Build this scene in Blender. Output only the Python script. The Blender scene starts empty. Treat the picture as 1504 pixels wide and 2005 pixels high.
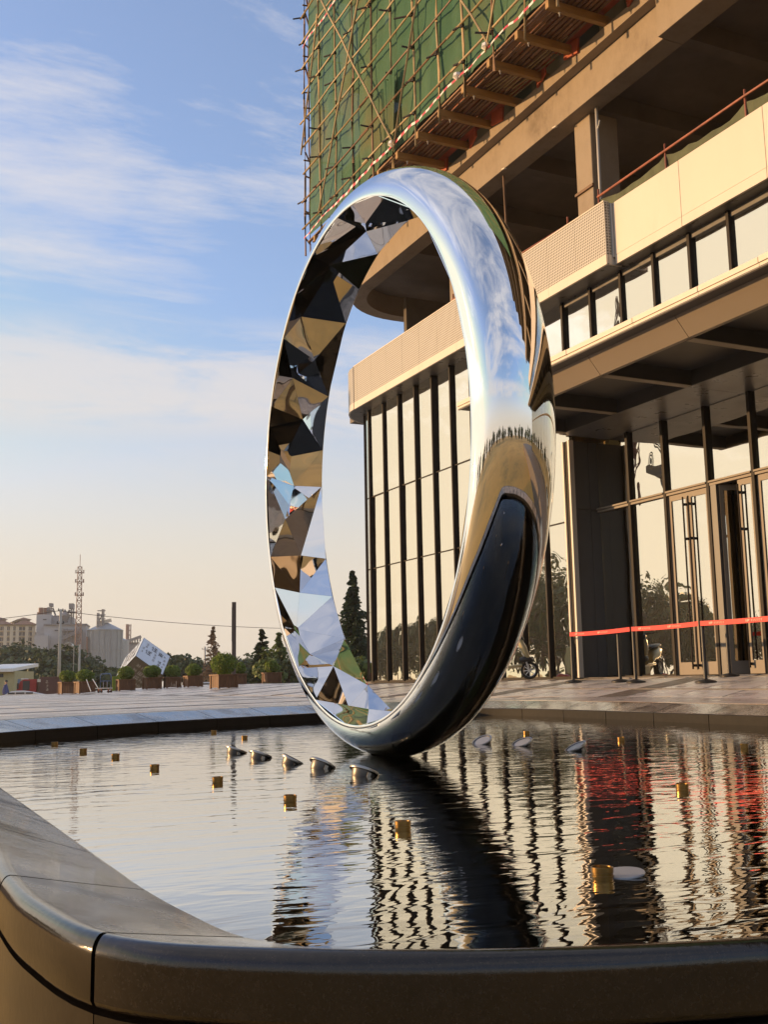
import bpy, bmesh, math, random
from mathutils import Vector, Matrix, noise
from math import sin, cos, pi, radians, sqrt
random.seed(7)
S = bpy.context.scene
COL = S.collection
V = Vector

# ------------------------------------------------------------------ camera, sky, sun, exposure
FPX, PITCH, ROLL, AZ, CZ = 2116.46, radians(8.90188), radians(1.08365), radians(25.5718), 0.36
_fw = V((sin(AZ)*cos(PITCH), cos(AZ)*cos(PITCH), sin(PITCH)))
_r0 = V((cos(AZ), -sin(AZ), 0)); _u0 = _r0.cross(_fw)
CR = _r0*cos(ROLL)-_u0*sin(ROLL); CU = _u0*cos(ROLL)+_r0*sin(ROLL)
HD = V((sin(AZ), cos(AZ), 0)); RT = V((cos(AZ), -sin(AZ), 0))
EYE = V((0, 0, CZ))
cd = bpy.data.cameras.new('camera'); cam = bpy.data.objects.new('camera', cd); COL.objects.link(cam)
cd.sensor_fit = 'VERTICAL'; cd.sensor_height = 24.0; cd.lens = FPX/2005*24.0
cd.clip_start = 0.02; cd.clip_end = 6000
M = Matrix.Identity(4)
for i in range(3):
    M[i][0] = CR[i]; M[i][1] = CU[i]; M[i][2] = -_fw[i]; M[i][3] = EYE[i]
cam.matrix_world = M
S.camera = cam

SUN_AZ, SUN_EL = radians(-54), radians(6.0)       # azimuth from +Y towards +X
world = bpy.data.worlds.new("World"); S.world = world; world.use_nodes = True
def build_world():
    nt = world.node_tree; N = nt.nodes; L = nt.links; N.clear()
    out = N.new('ShaderNodeOutputWorld'); bg = N.new('ShaderNodeBackground')
    bg.inputs['Strength'].default_value = 0.15
    sky = N.new('ShaderNodeTexSky'); sky.sky_type = 'NISHITA'; sky.sun_disc = False
    sky.sun_elevation = SUN_EL; sky.sun_rotation = SUN_AZ
    sky.air_density = 1.0; sky.dust_density = 1.6; sky.ozone_density = 2.8; sky.altitude = 0
    tc = N.new('ShaderNodeTexCoord'); sep = N.new('ShaderNodeSeparateXYZ')
    L.new(tc.outputs['Generated'], sep.inputs[0])
    def math_(op, a, b=None, c=None, clamp=False):
        n = N.new('ShaderNodeMath'); n.operation = op; n.use_clamp = clamp
        for k, x in enumerate((a, b, c)):
            if x is None: continue
            if isinstance(x, (int, float)): n.inputs[k].default_value = x
            else: L.new(x, n.inputs[k])
        return n.outputs[0]
    def ramp(x, a, b, lo=0.0, hi=1.0):
        n = N.new('ShaderNodeMapRange'); n.interpolation_type = 'SMOOTHSTEP'
        L.new(x, n.inputs[0]); n.inputs[1].default_value = a; n.inputs[2].default_value = b
        n.inputs[3].default_value = lo; n.inputs[4].default_value = hi
        return n.outputs[0]
    X, Y, Z = sep.outputs
    zc = math_('ADD', math_('MAXIMUM', Z, 0.0), 0.10)
    cx = math_('DIVIDE', X, zc); cy = math_('DIVIDE', Y, zc)
    def layer(off, rot, sc, stretch, detail, rough, dist):
        cmb = N.new('ShaderNodeCombineXYZ'); L.new(cx, cmb.inputs[0]); L.new(cy, cmb.inputs[1])
        mp = N.new('ShaderNodeMapping'); L.new(cmb.outputs[0], mp.inputs[0])
        mp.inputs['Location'].default_value = off
        mp.inputs['Rotation'].default_value = (0, 0, rot)
        mp.inputs['Scale'].default_value = (sc*stretch, sc, 1)
        n = N.new('ShaderNodeTexNoise'); L.new(mp.outputs[0], n.inputs['Vector'])
        n.inputs['Scale'].default_value = 1.0; n.inputs['Detail'].default_value = detail
        n.inputs['Roughness'].default_value = rough; n.inputs['Distortion'].default_value = dist
        return n.outputs[0]
    # a broken bank of altocumulus low down, thin streaks of cirrus above it
    bank = layer((5, 7, 0), 0.5, 0.85, 0.45, 9, 0.62, 0.4)
    puff = layer((0.7, 2.2, 0), 0.3, 3.4, 0.6, 10, 0.68, 0.6)
    wisp = layer((4.1, 8.2, 0), -0.9, 0.95, 0.38, 11, 0.68, 0.9)
    bsum = math_('ADD', math_('MULTIPLY', bank, 0.52), math_('MULTIPLY', puff, 0.48))
    band = math_('MULTIPLY', ramp(Z, 0.20, 0.25), ramp(Z, 0.345, 0.285))
    def mass(px, py, r0, r1):
        v = N.new('ShaderNodeVectorMath'); v.operation = 'DOT_PRODUCT'; L.new(tc.outputs['Generated'], v.inputs[0])
        v.inputs[1].default_value = tuple((_fw + CR*((px-752)/FPX) + CU*((1002.5-py)/FPX)).normalized())
        return ramp(v.outputs['Value'], cos(radians(r1)), cos(radians(r0)))
    bsum = math_('MULTIPLY_ADD', mass(200, 740, 3, 13), 0.055, bsum)
    wisp = math_('ADD', wisp, math_('MULTIPLY', math_('SUBTRACT', math_('MAXIMUM', mass(60, 330, 1, 7.5), math_('MULTIPLY', mass(250, 500, 0.5, 6), 0.6)), 0.30), 0.10))
    low = math_('MULTIPLY', ramp(bsum, 0.40, 0.58), band)
    hi = math_('MULTIPLY', math_('ADD', ramp(wisp, 0.43, 0.61), math_('MULTIPLY', ramp(Z, 0.58, 0.80), ramp(bsum, 0.36, 0.60))), ramp(Z, 0.22, 0.36, 0.3, 1.0), None, True)
    cover = math_('MAXIMUM', math_('MAXIMUM', math_('MULTIPLY', low, 0.80), math_('MULTIPLY', hi, 0.85)), 0.11)
    sv = N.new('ShaderNodeVectorMath'); sv.operation = 'DOT_PRODUCT'; L.new(tc.outputs['Generated'], sv.inputs[0])
    sv.inputs[1].default_value = (sin(SUN_AZ)*cos(SUN_EL), cos(SUN_AZ)*cos(SUN_EL), sin(SUN_EL))
    glow = ramp(sv.outputs['Value'], 0.55, 1.0)
    veil = math_('MULTIPLY', math_('MULTIPLY', ramp(Z, 0.34, 0.05), 0.92), math_('SUBTRACT', 1.0, math_('MULTIPLY', glow, 0.3)))
    cc = N.new('ShaderNodeMix'); cc.data_type = 'RGBA'
    L.new(ramp(Z, 0.08, 0.42), cc.inputs[0])
    cc.inputs[6].default_value = (1.98, 1.78, 1.58, 1); cc.inputs[7].default_value = (1.85, 1.80, 1.86, 1)
    cg = N.new('ShaderNodeVectorMath'); cg.operation = 'SCALE'; L.new(cc.outputs[2], cg.inputs[0])
    L.new(math_('MULTIPLY_ADD', glow, 1.25, 1.0), cg.inputs['Scale'])
    hz = N.new('ShaderNodeMix'); hz.data_type = 'RGBA'; L.new(veil, hz.inputs[0]); sg = N.new('ShaderNodeVectorMath'); sg.operation = 'MULTIPLY'; L.new(sky.outputs[0], sg.inputs[0]); sg.inputs[1].default_value = (1.15, 1.0, 1.06); L.new(sg.outputs[0], hz.inputs[6])
    hz.inputs[7].default_value = (1.98, 1.72, 1.40, 1)
    mx = N.new('ShaderNodeMix'); mx.data_type = 'RGBA'; L.new(cover, mx.inputs[0])
    cap = N.new('ShaderNodeVectorMath'); cap.operation = 'MINIMUM'; L.new(hz.outputs[2], cap.inputs[0]); cap.inputs[1].default_value = (2.9, 2.52, 1.95)
    L.new(cap.outputs[0], mx.inputs[6]); L.new(cg.outputs[0], mx.inputs[7])
    L.new(mx.outputs[2], bg.inputs['Color']); L.new(bg.outputs[0], out.inputs['Surface'])
build_world()
sl = bpy.data.lights.new('sun', 'SUN'); sun = bpy.data.objects.new('sun', sl); COL.objects.link(sun)
sl.energy = 2.25; sl.angle = radians(0.6); sl.color = (1.0, 0.60, 0.27)
sdir = V((sin(SUN_AZ)*cos(SUN_EL), cos(SUN_AZ)*cos(SUN_EL), sin(SUN_EL)))
sun.rotation_euler = sdir.to_track_quat('Z', 'Y').to_euler()
vs = S.view_settings; vs.view_transform = 'Standard'; vs.look = 'None'; vs.gamma = 1; vs.use_curve_mapping = False
vs.exposure = 1.5
S.cycles.max_bounces = 10; S.cycles.glossy_bounces = 6; S.cycles.transparent_max_bounces = 12
S.cycles.transmission_bounces = 4; S.cycles.diffuse_bounces = 3
S.cycles.sample_clamp_indirect = 6.0; S.cycles.caustics_reflective = False
S.cycles.use_denoising = True

# ------------------------------------------------------------------ helpers
def ray(px, py):
    return _fw + CR*((px-752)/FPX) + CU*((1002.5-py)/FPX)
def at(px, py, dep):
    """world point seen at a place of the photograph, dep metres ahead"""
    d = ray(px, py); return EYE + d*(dep/d.dot(HD))
def ppm(dep): return FPX/dep*1.0
def tag(o, label=None, cat=None, group=None, kind=None):
    if label: o['label'] = label
    if cat: o['category'] = cat
    if group: o['group'] = group
    if kind: o['kind'] = kind
    return o
def thing(name, loc, label=None, cat=None, group=None, rz=0):
    o = bpy.data.objects.new(name, None); COL.objects.link(o); o.location = loc; o.rotation_euler = (0, 0, rz)
    o.empty_display_size = 0.2
    return tag(o, label, cat, group)
def top(o):
    while o.parent: o = o.parent
    return o
class MB:
    def __init__(s): s.v = []; s.f = []; s.mi = []
    def add(s, vs, fs, mi=0):
        b = len(s.v); s.v += [V(p) for p in vs]
        for f in fs: s.f.append([b+i for i in f]); s.mi.append(mi)
        return s
    def box(s, x0, x1, y0, y1, z0, z1, mi=0):
        vs = [(x, y, z) for x in (x0, x1) for y in (y0, y1) for z in (z0, z1)]
        return s.add(vs, [(0,1,3,2),(4,6,7,5),(0,4,5,1),(2,3,7,6),(0,2,6,4),(1,5,7,3)], mi)
    def obox(s, c, ax, ay, az, mi=0):
        """box from centre and three half-axis vectors"""
        c = V(c); ax, ay, az = V(ax), V(ay), V(az)
        vs = [c+ax*i+ay*j+az*k for i in (-1, 1) for j in (-1, 1) for k in (-1, 1)]
        return s.add(vs, [(0,1,3,2),(4,6,7,5),(0,4,5,1),(2,3,7,6),(0,2,6,4),(1,5,7,3)], mi)
    def bar(s, p, q, w, h=None, mi=0, up=(0, 0, 1)):
        p, q = V(p), V(q); d = (q-p); l = d.length; d.normalize(); u = V(up)
        a = d.cross(u)
        if a.length < 1e-4: a = d.cross(V((1, 0, 0)))
        a.normalize(); b = a.cross(d)
        return s.obox((p+q)/2, d*l/2, a*w/2, b*(h or w)/2, mi)
    def tube(s, pts, r, n=8, mi=0, cap=True, r2=None):
        pts = [V(p) for p in pts]; rings = []
        for i, p in enumerate(pts):
            d = (pts[min(i+1, len(pts)-1)]-pts[max(i-1, 0)]).normalized()
            a = d.cross(V((0, 0, 1)))
            if a.length < 1e-3: a = V((1, 0, 0))
            a.normalize(); b = d.cross(a)
            rr = r if r2 is None else r+(r2-r)*i/(len(pts)-1)
            rings.append([p+a*(rr*cos(2*pi*k/n))+b*(rr*sin(2*pi*k/n)) for k in range(n)])
        vs = [q for g in rings for q in g]; fs = []
        for i in range(len(pts)-1):
            for k in range(n):
                fs.append((i*n+k, i*n+(k+1) % n, (i+1)*n+(k+1) % n, (i+1)*n+k))
        if cap: fs += [tuple(range(n))[::-1], tuple((len(pts)-1)*n+k for k in range(n))]
        return s.add(vs, fs, mi)
    def lathe(s, c, prof, n=16, mi=0, axis=None, cap=True):
        c = V(c); w = V(axis).normalized() if axis is not None else V((0, 0, 1))
        a = w.cross(V((0, 1, 0.01))).normalized(); b = w.cross(a)
        vs = []; fs = []
        for r, z in prof:
            vs += [c+w*z+a*(r*cos(2*pi*k/n))+b*(r*sin(2*pi*k/n)) for k in range(n)]
        for i in range(len(prof)-1):
            for k in range(n): fs.append((i*n+k, i*n+(k+1) % n, (i+1)*n+(k+1) % n, (i+1)*n+k))
        if cap: fs += [tuple(range(n))[::-1], tuple((len(prof)-1)*n+k for k in range(n))]
        return s.add(vs, fs, mi)
    def prism(s, poly, z0, z1, mi=0):
        n = len(poly)
        vs = [(p[0], p[1], z0) for p in poly]+[(p[0], p[1], z1) for p in poly]
        return s.add(vs, [tuple(range(n))[::-1], tuple(range(n, 2*n))]+[(i, (i+1) % n, n+(i+1) % n, n+i) for i in range(n)], mi)
    def sweep(s, prof, y0, y1, mi=0):
        """profile of (x, z) carried along Y"""
        n = len(prof)
        vs = [(p[0], y0, p[1]) for p in prof]+[(p[0], y1, p[1]) for p in prof]
        return s.add(vs, [tuple(range(n)), tuple(range(n, 2*n))[::-1]]+[(i, n+i, n+(i+1) % n, (i+1) % n) for i in range(n)], mi)
    def build(s, name, mats, parent=None, smooth=False, label=None, kind=None, bevel=0, seg=1):
        o0 = top(parent).location if parent else V((0, 0, 0))
        me = bpy.data.meshes.new(name)
        me.from_pydata([tuple(p-o0) for p in s.v], [], s.f)
        if not isinstance(mats, (list, tuple)): mats = [mats]
        for m in mats: me.materials.append(m)
        bm = bmesh.new(); bm.from_mesh(me)
        for f, mi in zip(bm.faces, s.mi): f.material_index = mi
        if bevel:
            bmesh.ops.bevel(bm, geom=list(bm.edges), offset=bevel, segments=seg, affect='EDGES', profile=0.6)
        bmesh.ops.recalc_face_normals(bm, faces=bm.faces)
        bm.to_mesh(me); bm.free()
        if smooth:
            me.polygons.foreach_set('use_smooth', [True]*len(me.polygons))
            if smooth is not True:
                try: me.set_sharp_from_angle(angle=radians(smooth))
                except Exception: pass
        me.update()
        o = bpy.data.objects.new(name, me); COL.objects.link(o)
        if parent: o.parent = parent
        return tag(o, label, None, None, kind)
def inst(name, src, parent, loc=(0, 0, 0), rot=(0, 0, 0), scale=None):
    o = bpy.data.objects.new(name, src.data if hasattr(src, 'data') else src); COL.objects.link(o)
    o.parent = parent; o.location = loc; o.rotation_euler = rot
    if scale: o.scale = scale
    return o
def copy_tree(o, parent=None):
    c = o.copy(); COL.objects.link(c)
    if parent: c.parent = parent
    for ch in list(o.children): copy_tree(ch, c)
    return c

# ------------------------------------------------------------------ materials
def mat(name, base, rough=0.6, metal=0.0, var=0.12, scale=3.0, bump=0.0, bscale=20.0, rvar=0.0, rscale=2.0,
        stretch=(1, 1, 1), spec=0.5, bdet=6, dirt=None, dirt_scale=1.2, dirt_lo=0.5, dirt_hi=0.7, coat=0.0, spot=None):
    m = bpy.data.materials.new(name); m.use_nodes = True
    N = m.node_tree.nodes; L = m.node_tree.links; b = N['Principled BSDF']
    b.inputs['Roughness'].default_value = rough; b.inputs['Metallic'].default_value = metal
    b.inputs['Specular IOR Level'].default_value = spec
    if coat: b.inputs['Coat Weight'].default_value = coat; b.inputs['Coat Roughness'].default_value = 0.06
    tc = N.new('ShaderNodeTexCoord'); mp = N.new('ShaderNodeMapping'); mp.inputs['Scale'].default_value = stretch
    L.new(tc.outputs['Object'], mp.inputs[0])
    def nz(sc, det=5, rgh=0.6):
        n = N.new('ShaderNodeTexNoise'); L.new(mp.outputs[0], n.inputs['Vector'])
        n.inputs['Scale'].default_value = sc; n.inputs['Detail'].default_value = det; n.inputs['Roughness'].default_value = rgh
        return n.outputs[0]
    def rng(x, a, c, lo, hi):
        n = N.new('ShaderNodeMapRange'); L.new(x, n.inputs[0])
        for k, q in zip((1, 2, 3, 4), (a, c, lo, hi)): n.inputs[k].default_value = q
        return n.outputs[0]
    col = None
    if var:
        mx = N.new('ShaderNodeMix'); mx.data_type = 'RGBA'
        L.new(rng(nz(scale), 0.3, 0.7, 0, 1), mx.inputs[0])
        mx.inputs[6].default_value = tuple(c*(1-var) for c in base)+(1,)
        mx.inputs[7].default_value = tuple(min(1, c*(1+var)) for c in base)+(1,)
        col = mx.outputs[2]
    if dirt:
        m2 = N.new('ShaderNodeMix'); m2.data_type = 'RGBA'
        L.new(rng(nz(dirt_scale, 7, 0.68), dirt_lo, dirt_hi, 0, 1), m2.inputs[0])
        if col: L.new(col, m2.inputs[6])
        else: m2.inputs[6].default_value = tuple(base)+(1,)
        m2.inputs[7].default_value = tuple(dirt)+(1,); col = m2.outputs[2]
    if spot:
        m3 = N.new('ShaderNodeMix'); m3.data_type = 'RGBA'
        L.new(rng(nz(spot[1], 3, 0.7), spot[2], spot[3], 0, 1), m3.inputs[0])
        if col: L.new(col, m3.inputs[6])
        else: m3.inputs[6].default_value = tuple(base)+(1,)
        m3.inputs[7].default_value = tuple(spot[0])+(1,); col = m3.outputs[2]
    if col: L.new(col, b.inputs['Base Color'])
    else: b.inputs['Base Color'].default_value = tuple(base)+(1,)
    if rvar: L.new(rng(nz(rscale, 6, 0.65), 0.35, 0.65, max(0, rough-rvar), min(1, rough+rvar)), b.inputs['Roughness'])
    if bump:
        bp = N.new('ShaderNodeBump'); bp.inputs['Strength'].default_value = 1.0; bp.inputs['Distance'].default_value = bump
        L.new(nz(bscale, bdet, 0.6), bp.inputs['Height']); L.new(bp.outputs[0], b.inputs['Normal'])
    return m
concrete = mat('raw concrete', (0.31, 0.25, 0.185), 0.85, var=0.16, scale=1.3, bump=0.004, bscale=9, dirt=(0.175, 0.135, 0.095), dirt_scale=1.3, dirt_lo=0.44, dirt_hi=0.72, stretch=(1, 0.8, 0.5))
concrete_dark = mat('darker concrete', (0.17, 0.145, 0.12), 0.9, var=0.2, scale=0.8, bump=0.004, bscale=6)  # darker tone for the inner and upper concrete parts
cream = mat('cream aluminium panel', (0.60, 0.535, 0.445), 0.45, var=0.05, scale=0.35, rvar=0.06, dirt=(0.53, 0.46, 0.37), dirt_scale=0.8, dirt_lo=0.52, dirt_hi=0.8, stretch=(1, 1, 0.35))
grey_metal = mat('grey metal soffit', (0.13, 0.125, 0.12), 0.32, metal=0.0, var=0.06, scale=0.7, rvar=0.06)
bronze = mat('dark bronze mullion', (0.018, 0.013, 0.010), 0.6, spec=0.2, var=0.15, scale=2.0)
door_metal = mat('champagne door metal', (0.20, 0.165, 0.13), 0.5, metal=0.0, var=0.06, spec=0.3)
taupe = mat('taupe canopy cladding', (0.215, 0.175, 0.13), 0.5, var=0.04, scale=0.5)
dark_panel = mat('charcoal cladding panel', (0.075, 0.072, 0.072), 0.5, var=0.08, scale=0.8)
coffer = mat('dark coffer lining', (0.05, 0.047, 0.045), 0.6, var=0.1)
steel = mat('polished stainless steel', (0.86, 0.86, 0.86), 0.032, rvar=0.03, rscale=3.0, metal=1.0, var=0.0, bump=0.006, bscale=2.0, bdet=1.6, stretch=(1, 1, 0.6))
facet_steel = mat('mirror facet steel', (0.86, 0.86, 0.87), 0.02, metal=1.0, var=0.0, bump=0.010, bscale=2.2, bdet=1.0)
brass = mat('brass', (0.24, 0.145, 0.05), 0.32, metal=1.0, var=0.06, scale=6)
chrome = mat('stainless lamp housing', (0.30, 0.29, 0.28), 0.34, metal=1.0, var=0.15)
dark_housing = mat('dark lamp housing', (0.10, 0.095, 0.09), 0.38, metal=0.6, var=0.2)
lens = mat('grey lamp lens', (0.27, 0.285, 0.31), 0.3, var=0.04)
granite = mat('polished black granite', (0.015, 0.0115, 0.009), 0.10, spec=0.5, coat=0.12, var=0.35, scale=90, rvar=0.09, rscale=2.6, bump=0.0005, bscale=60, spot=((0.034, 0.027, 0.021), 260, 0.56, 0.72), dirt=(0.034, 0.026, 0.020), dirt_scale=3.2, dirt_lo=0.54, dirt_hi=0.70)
granite_top = mat('dusty wet sheen-pale granite rim top', (0.24, 0.205, 0.17), 0.19, coat=0.25, var=0.2, scale=40, rvar=0.18, rscale=2.6, bump=0.0006, bscale=50, dirt=(0.085, 0.072, 0.062), dirt_scale=1.7, dirt_lo=0.50, dirt_hi=0.60, spec=0.7)  # dust and wet patches; the paleness also paints in the grazing sky reflection
granite_edge = mat('wet shade-dark granite inner face', (0.010, 0.009, 0.008), 0.6, var=0.3, scale=15, spec=0.15)  # wet stone; the shade on the inner face is put into its colour
basin = mat('black basin lining', (0.012, 0.012, 0.013), 0.5, var=0.3, scale=4, dirt=(0.03, 0.03, 0.028), dirt_scale=2)
paving = mat('grey beige paving stone', (0.55, 0.505, 0.455), 0.34, var=0.14, scale=0.7, rvar=0.22, rscale=0.8, bump=0.001, bscale=60, dirt=(0.44, 0.40, 0.355), dirt_scale=0.5, dirt_lo=0.5, dirt_hi=0.72, stretch=(1, 1, 1))
paving_dark = mat('dark paving strip', (0.085, 0.072, 0.063), 0.5, var=0.2, scale=1.5, rvar=0.15)
grout = mat('paving joint bed', (0.15, 0.125, 0.105), 0.8, var=0.2, scale=5)
border_stone = mat('border granite', (0.36, 0.325, 0.29), 0.34, var=0.12, scale=3, rvar=0.15, rscale=2.0)
dirt_ground = mat('dry earth and grass', (0.50, 0.295, 0.075), 0.95, var=0.3, scale=0.12, bump=0.02, bscale=3, dirt=(0.20, 0.145, 0.045), dirt_scale=0.06, dirt_lo=0.5, dirt_hi=0.66)
bamboo = mat('weathered bamboo', (0.33, 0.24, 0.115), 0.6, var=0.3, scale=2.0, bump=0.002, bscale=30)
bamboo_dark = mat('old bamboo', (0.17, 0.095, 0.05), 0.7, var=0.35, scale=2.0)
lashing = mat('lashing wire', (0.035, 0.026, 0.022), 0.8, var=0.2)
timber = mat('yellow timber joist', (0.30, 0.175, 0.055), 0.7, var=0.25, scale=2.0, stretch=(1, 4, 4), bump=0.002, bscale=15)
plank_m = mat('scaffold plank', (0.22, 0.12, 0.06), 0.75, var=0.5, scale=1.2, stretch=(6, 1, 6))
formwork = mat('red formwork board', (0.42, 0.085, 0.03), 0.65, var=0.35, scale=1.5)
rail_red = mat('rust red steel tube', (0.27, 0.09, 0.055), 0.6, var=0.3, scale=4)
tarp = mat('dull green tarpaulin', (0.075, 0.085, 0.04), 0.8, var=0.35, scale=2.5, bump=0.03, bscale=3)
pvc = mat('grey plastic pipe', (0.42, 0.41, 0.40), 0.5, var=0.05)
black_plastic = mat('black powder coat', (0.02, 0.018, 0.017), 0.45, var=0.1)
rubber = mat('tyre rubber', (0.025, 0.024, 0.023), 0.85, var=0.2, scale=8)
alloy = mat('alloy', (0.55, 0.54, 0.52), 0.35, metal=0.8, var=0.05)
belt_red = mat('red belt webbing', (0.62, 0.016, 0.014), 0.55, var=0.06, scale=6)
belt_print = mat('pale belt print', (0.88, 0.42, 0.32), 0.6, var=0.1, scale=8)
wood = mat('stained planter wood', (0.14, 0.06, 0.024), 0.65, var=0.4, scale=3.0, stretch=(5, 5, 0.7), bump=0.002, bscale=18)
soil = mat('planter soil', (0.04, 0.03, 0.02), 0.95)
white_paint = mat('white paint', (0.78, 0.77, 0.74), 0.5, var=0.04)
dark_steel = mat('dark brown steel', (0.07, 0.05, 0.042), 0.5, var=0.15)
cube_white = mat('white sculpture panel', (0.60, 0.63, 0.68), 0.22, metal=0.3, var=0.03, scale=1)
cube_shaded = mat('shaded sculpture panel', (0.10, 0.095, 0.085), 0.6, var=0.2, scale=1)  # unlit faces of the white cube, their shade put into the colour
ink = mat('dark cut lettering', (0.06, 0.06, 0.07), 0.6)
ink_mid = mat('grey cut lettering', (0.34, 0.35, 0.38), 0.6)
pole_conc = mat('spun concrete pole', (0.42, 0.39, 0.34), 0.8, var=0.15, scale=1.5)
galv = mat('galvanised silo sheet', (0.27, 0.30, 0.33), 0.42, metal=0.25, var=0.1, scale=0.4)
plant_wall = mat('pale render wall', (0.40, 0.41, 0.43), 0.8, var=0.06, scale=0.1)
plant_grey = mat('grey plant steel', (0.20, 0.20, 0.21), 0.6, var=0.2, scale=0.3)
sign_red = mat('orange red banner', (0.55, 0.12, 0.05), 0.6, var=0.1)
flat_wall = mat('yellow apartment wall', (0.52, 0.44, 0.28), 0.85, var=0.06, scale=0.1)
flat_trim = mat('apartment trim', (0.62, 0.55, 0.42), 0.85, var=0.05)
roof_tile = mat('brown roof tile', (0.22, 0.12, 0.085), 0.8, var=0.15, scale=0.5)
window_dark = mat('dark window glass', (0.045, 0.05, 0.06), 0.15, var=0.2, scale=0.3)
shed_wall = mat('ochre shed wall', (0.42, 0.38, 0.22), 0.85, var=0.08)
truck_red = mat('red truck paint', (0.30, 0.02, 0.022), 0.35, var=0.08)
truck_brown = mat('brown cargo side', (0.13, 0.065, 0.055), 0.6, var=0.2, scale=0.6)
car_white = mat('white car paint', (0.70, 0.71, 0.72), 0.3, var=0.02, coat=0.5)
scooter_paint = mat('khaki scooter paint', (0.38, 0.31, 0.16), 0.35, var=0.05, coat=0.3)
blue_paint = mat('blue painted steel', (0.10, 0.16, 0.28), 0.5)
skin = mat('skin', (0.38, 0.22, 0.15), 0.6); shirt = mat('blue shirt', (0.06, 0.08, 0.22), 0.85); trousers = mat('dark trousers', (0.03, 0.03, 0.035), 0.85)
bark = mat('bark', (0.10, 0.075, 0.05), 0.9, var=0.3, scale=4)
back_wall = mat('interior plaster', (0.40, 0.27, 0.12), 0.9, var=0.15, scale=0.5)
rack_grey = mat('weathered mast steel', (0.24, 0.15, 0.13), 0.7)

def leaf_mat(name, a, b, tr=0.25):
    m = bpy.data.materials.new(name); m.use_nodes = True; N = m.node_tree.nodes; L = m.node_tree.links
    bs = N['Principled BSDF']; bs.inputs['Roughness'].default_value = 0.55; bs.inputs['Specular IOR Level'].default_value = 0.3
    g = N.new('ShaderNodeNewGeometry'); mx = N.new('ShaderNodeMix'); mx.data_type = 'RGBA'
    L.new(g.outputs['Random Per Island'], mx.inputs[0]); mx.inputs[6].default_value = a+(1,); mx.inputs[7].default_value = b+(1,)
    L.new(mx.outputs[2], bs.inputs['Base Color'])
    t = N.new('ShaderNodeBsdfTranslucent'); L.new(mx.outputs[2], t.inputs[0])
    ms = N.new('ShaderNodeMixShader'); ms.inputs[0].default_value = tr
    L.new(bs.outputs[0], ms.inputs[1]); L.new(t.outputs[0], ms.inputs[2]); L.new(ms.outputs[0], N['Material Output'].inputs[0])
    return m
leaf_dark = leaf_mat('dark tree leaves', (0.028, 0.048, 0.018), (0.075, 0.10, 0.034))
leaf_mid = leaf_mat('mid green leaves', (0.065, 0.10, 0.022), (0.14, 0.18, 0.045))
leaf_shrub = leaf_mat('clipped shrub leaves', (0.10, 0.16, 0.024), (0.22, 0.28, 0.05), 0.5)
leaf_rust = leaf_mat('rusty needles', (0.22, 0.13, 0.075), (0.34, 0.22, 0.13))
leaf_cedar = leaf_mat('dark cedar needles', (0.016, 0.032, 0.017), (0.045, 0.075, 0.032))

def glass_mat():
    m = bpy.data.materials.new('coated facade glass'); m.use_nodes = True; N = m.node_tree.nodes; L = m.node_tree.links; N.clear()
    out = N.new('ShaderNodeOutputMaterial'); gl = N.new('ShaderNodeBsdfGlossy'); tr = N.new('ShaderNodeBsdfTransparent')
    gl.inputs['Roughness'].default_value = 0.0; gl.inputs['Color'].default_value = (1.0, 0.96, 0.84, 1)
    tr.inputs['Color'].default_value = (0.42, 0.40, 0.33, 1)
    fr = N.new('ShaderNodeFresnel'); fr.inputs['IOR'].default_value = 1.55
    mr = N.new('ShaderNodeMapRange'); L.new(fr.outputs[0], mr.inputs[0])
    mr.inputs[1].default_value = 0.04; mr.inputs[2].default_value = 0.6; mr.inputs[3].default_value = 0.68; mr.inputs[4].default_value = 0.85
    tc = N.new('ShaderNodeTexCoord'); n = N.new('ShaderNodeTexNoise'); L.new(tc.outputs['Object'], n.inputs['Vector'])
    n.inputs['Scale'].default_value = 0.9; n.inputs['Detail'].default_value = 1.5
    bp = N.new('ShaderNodeBump'); bp.inputs['Distance'].default_value = 0.010; L.new(n.outputs[0], bp.inputs['Height'])
    L.new(bp.outputs[0], gl.inputs['Normal'])
    ms = N.new('ShaderNodeMixShader'); L.new(mr.outputs[0], ms.inputs[0]); L.new(tr.outputs[0], ms.inputs[1]); L.new(gl.outputs[0], ms.inputs[2])
    L.new(ms.outputs[0], out.inputs[0]); return m
glass = glass_mat()

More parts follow.
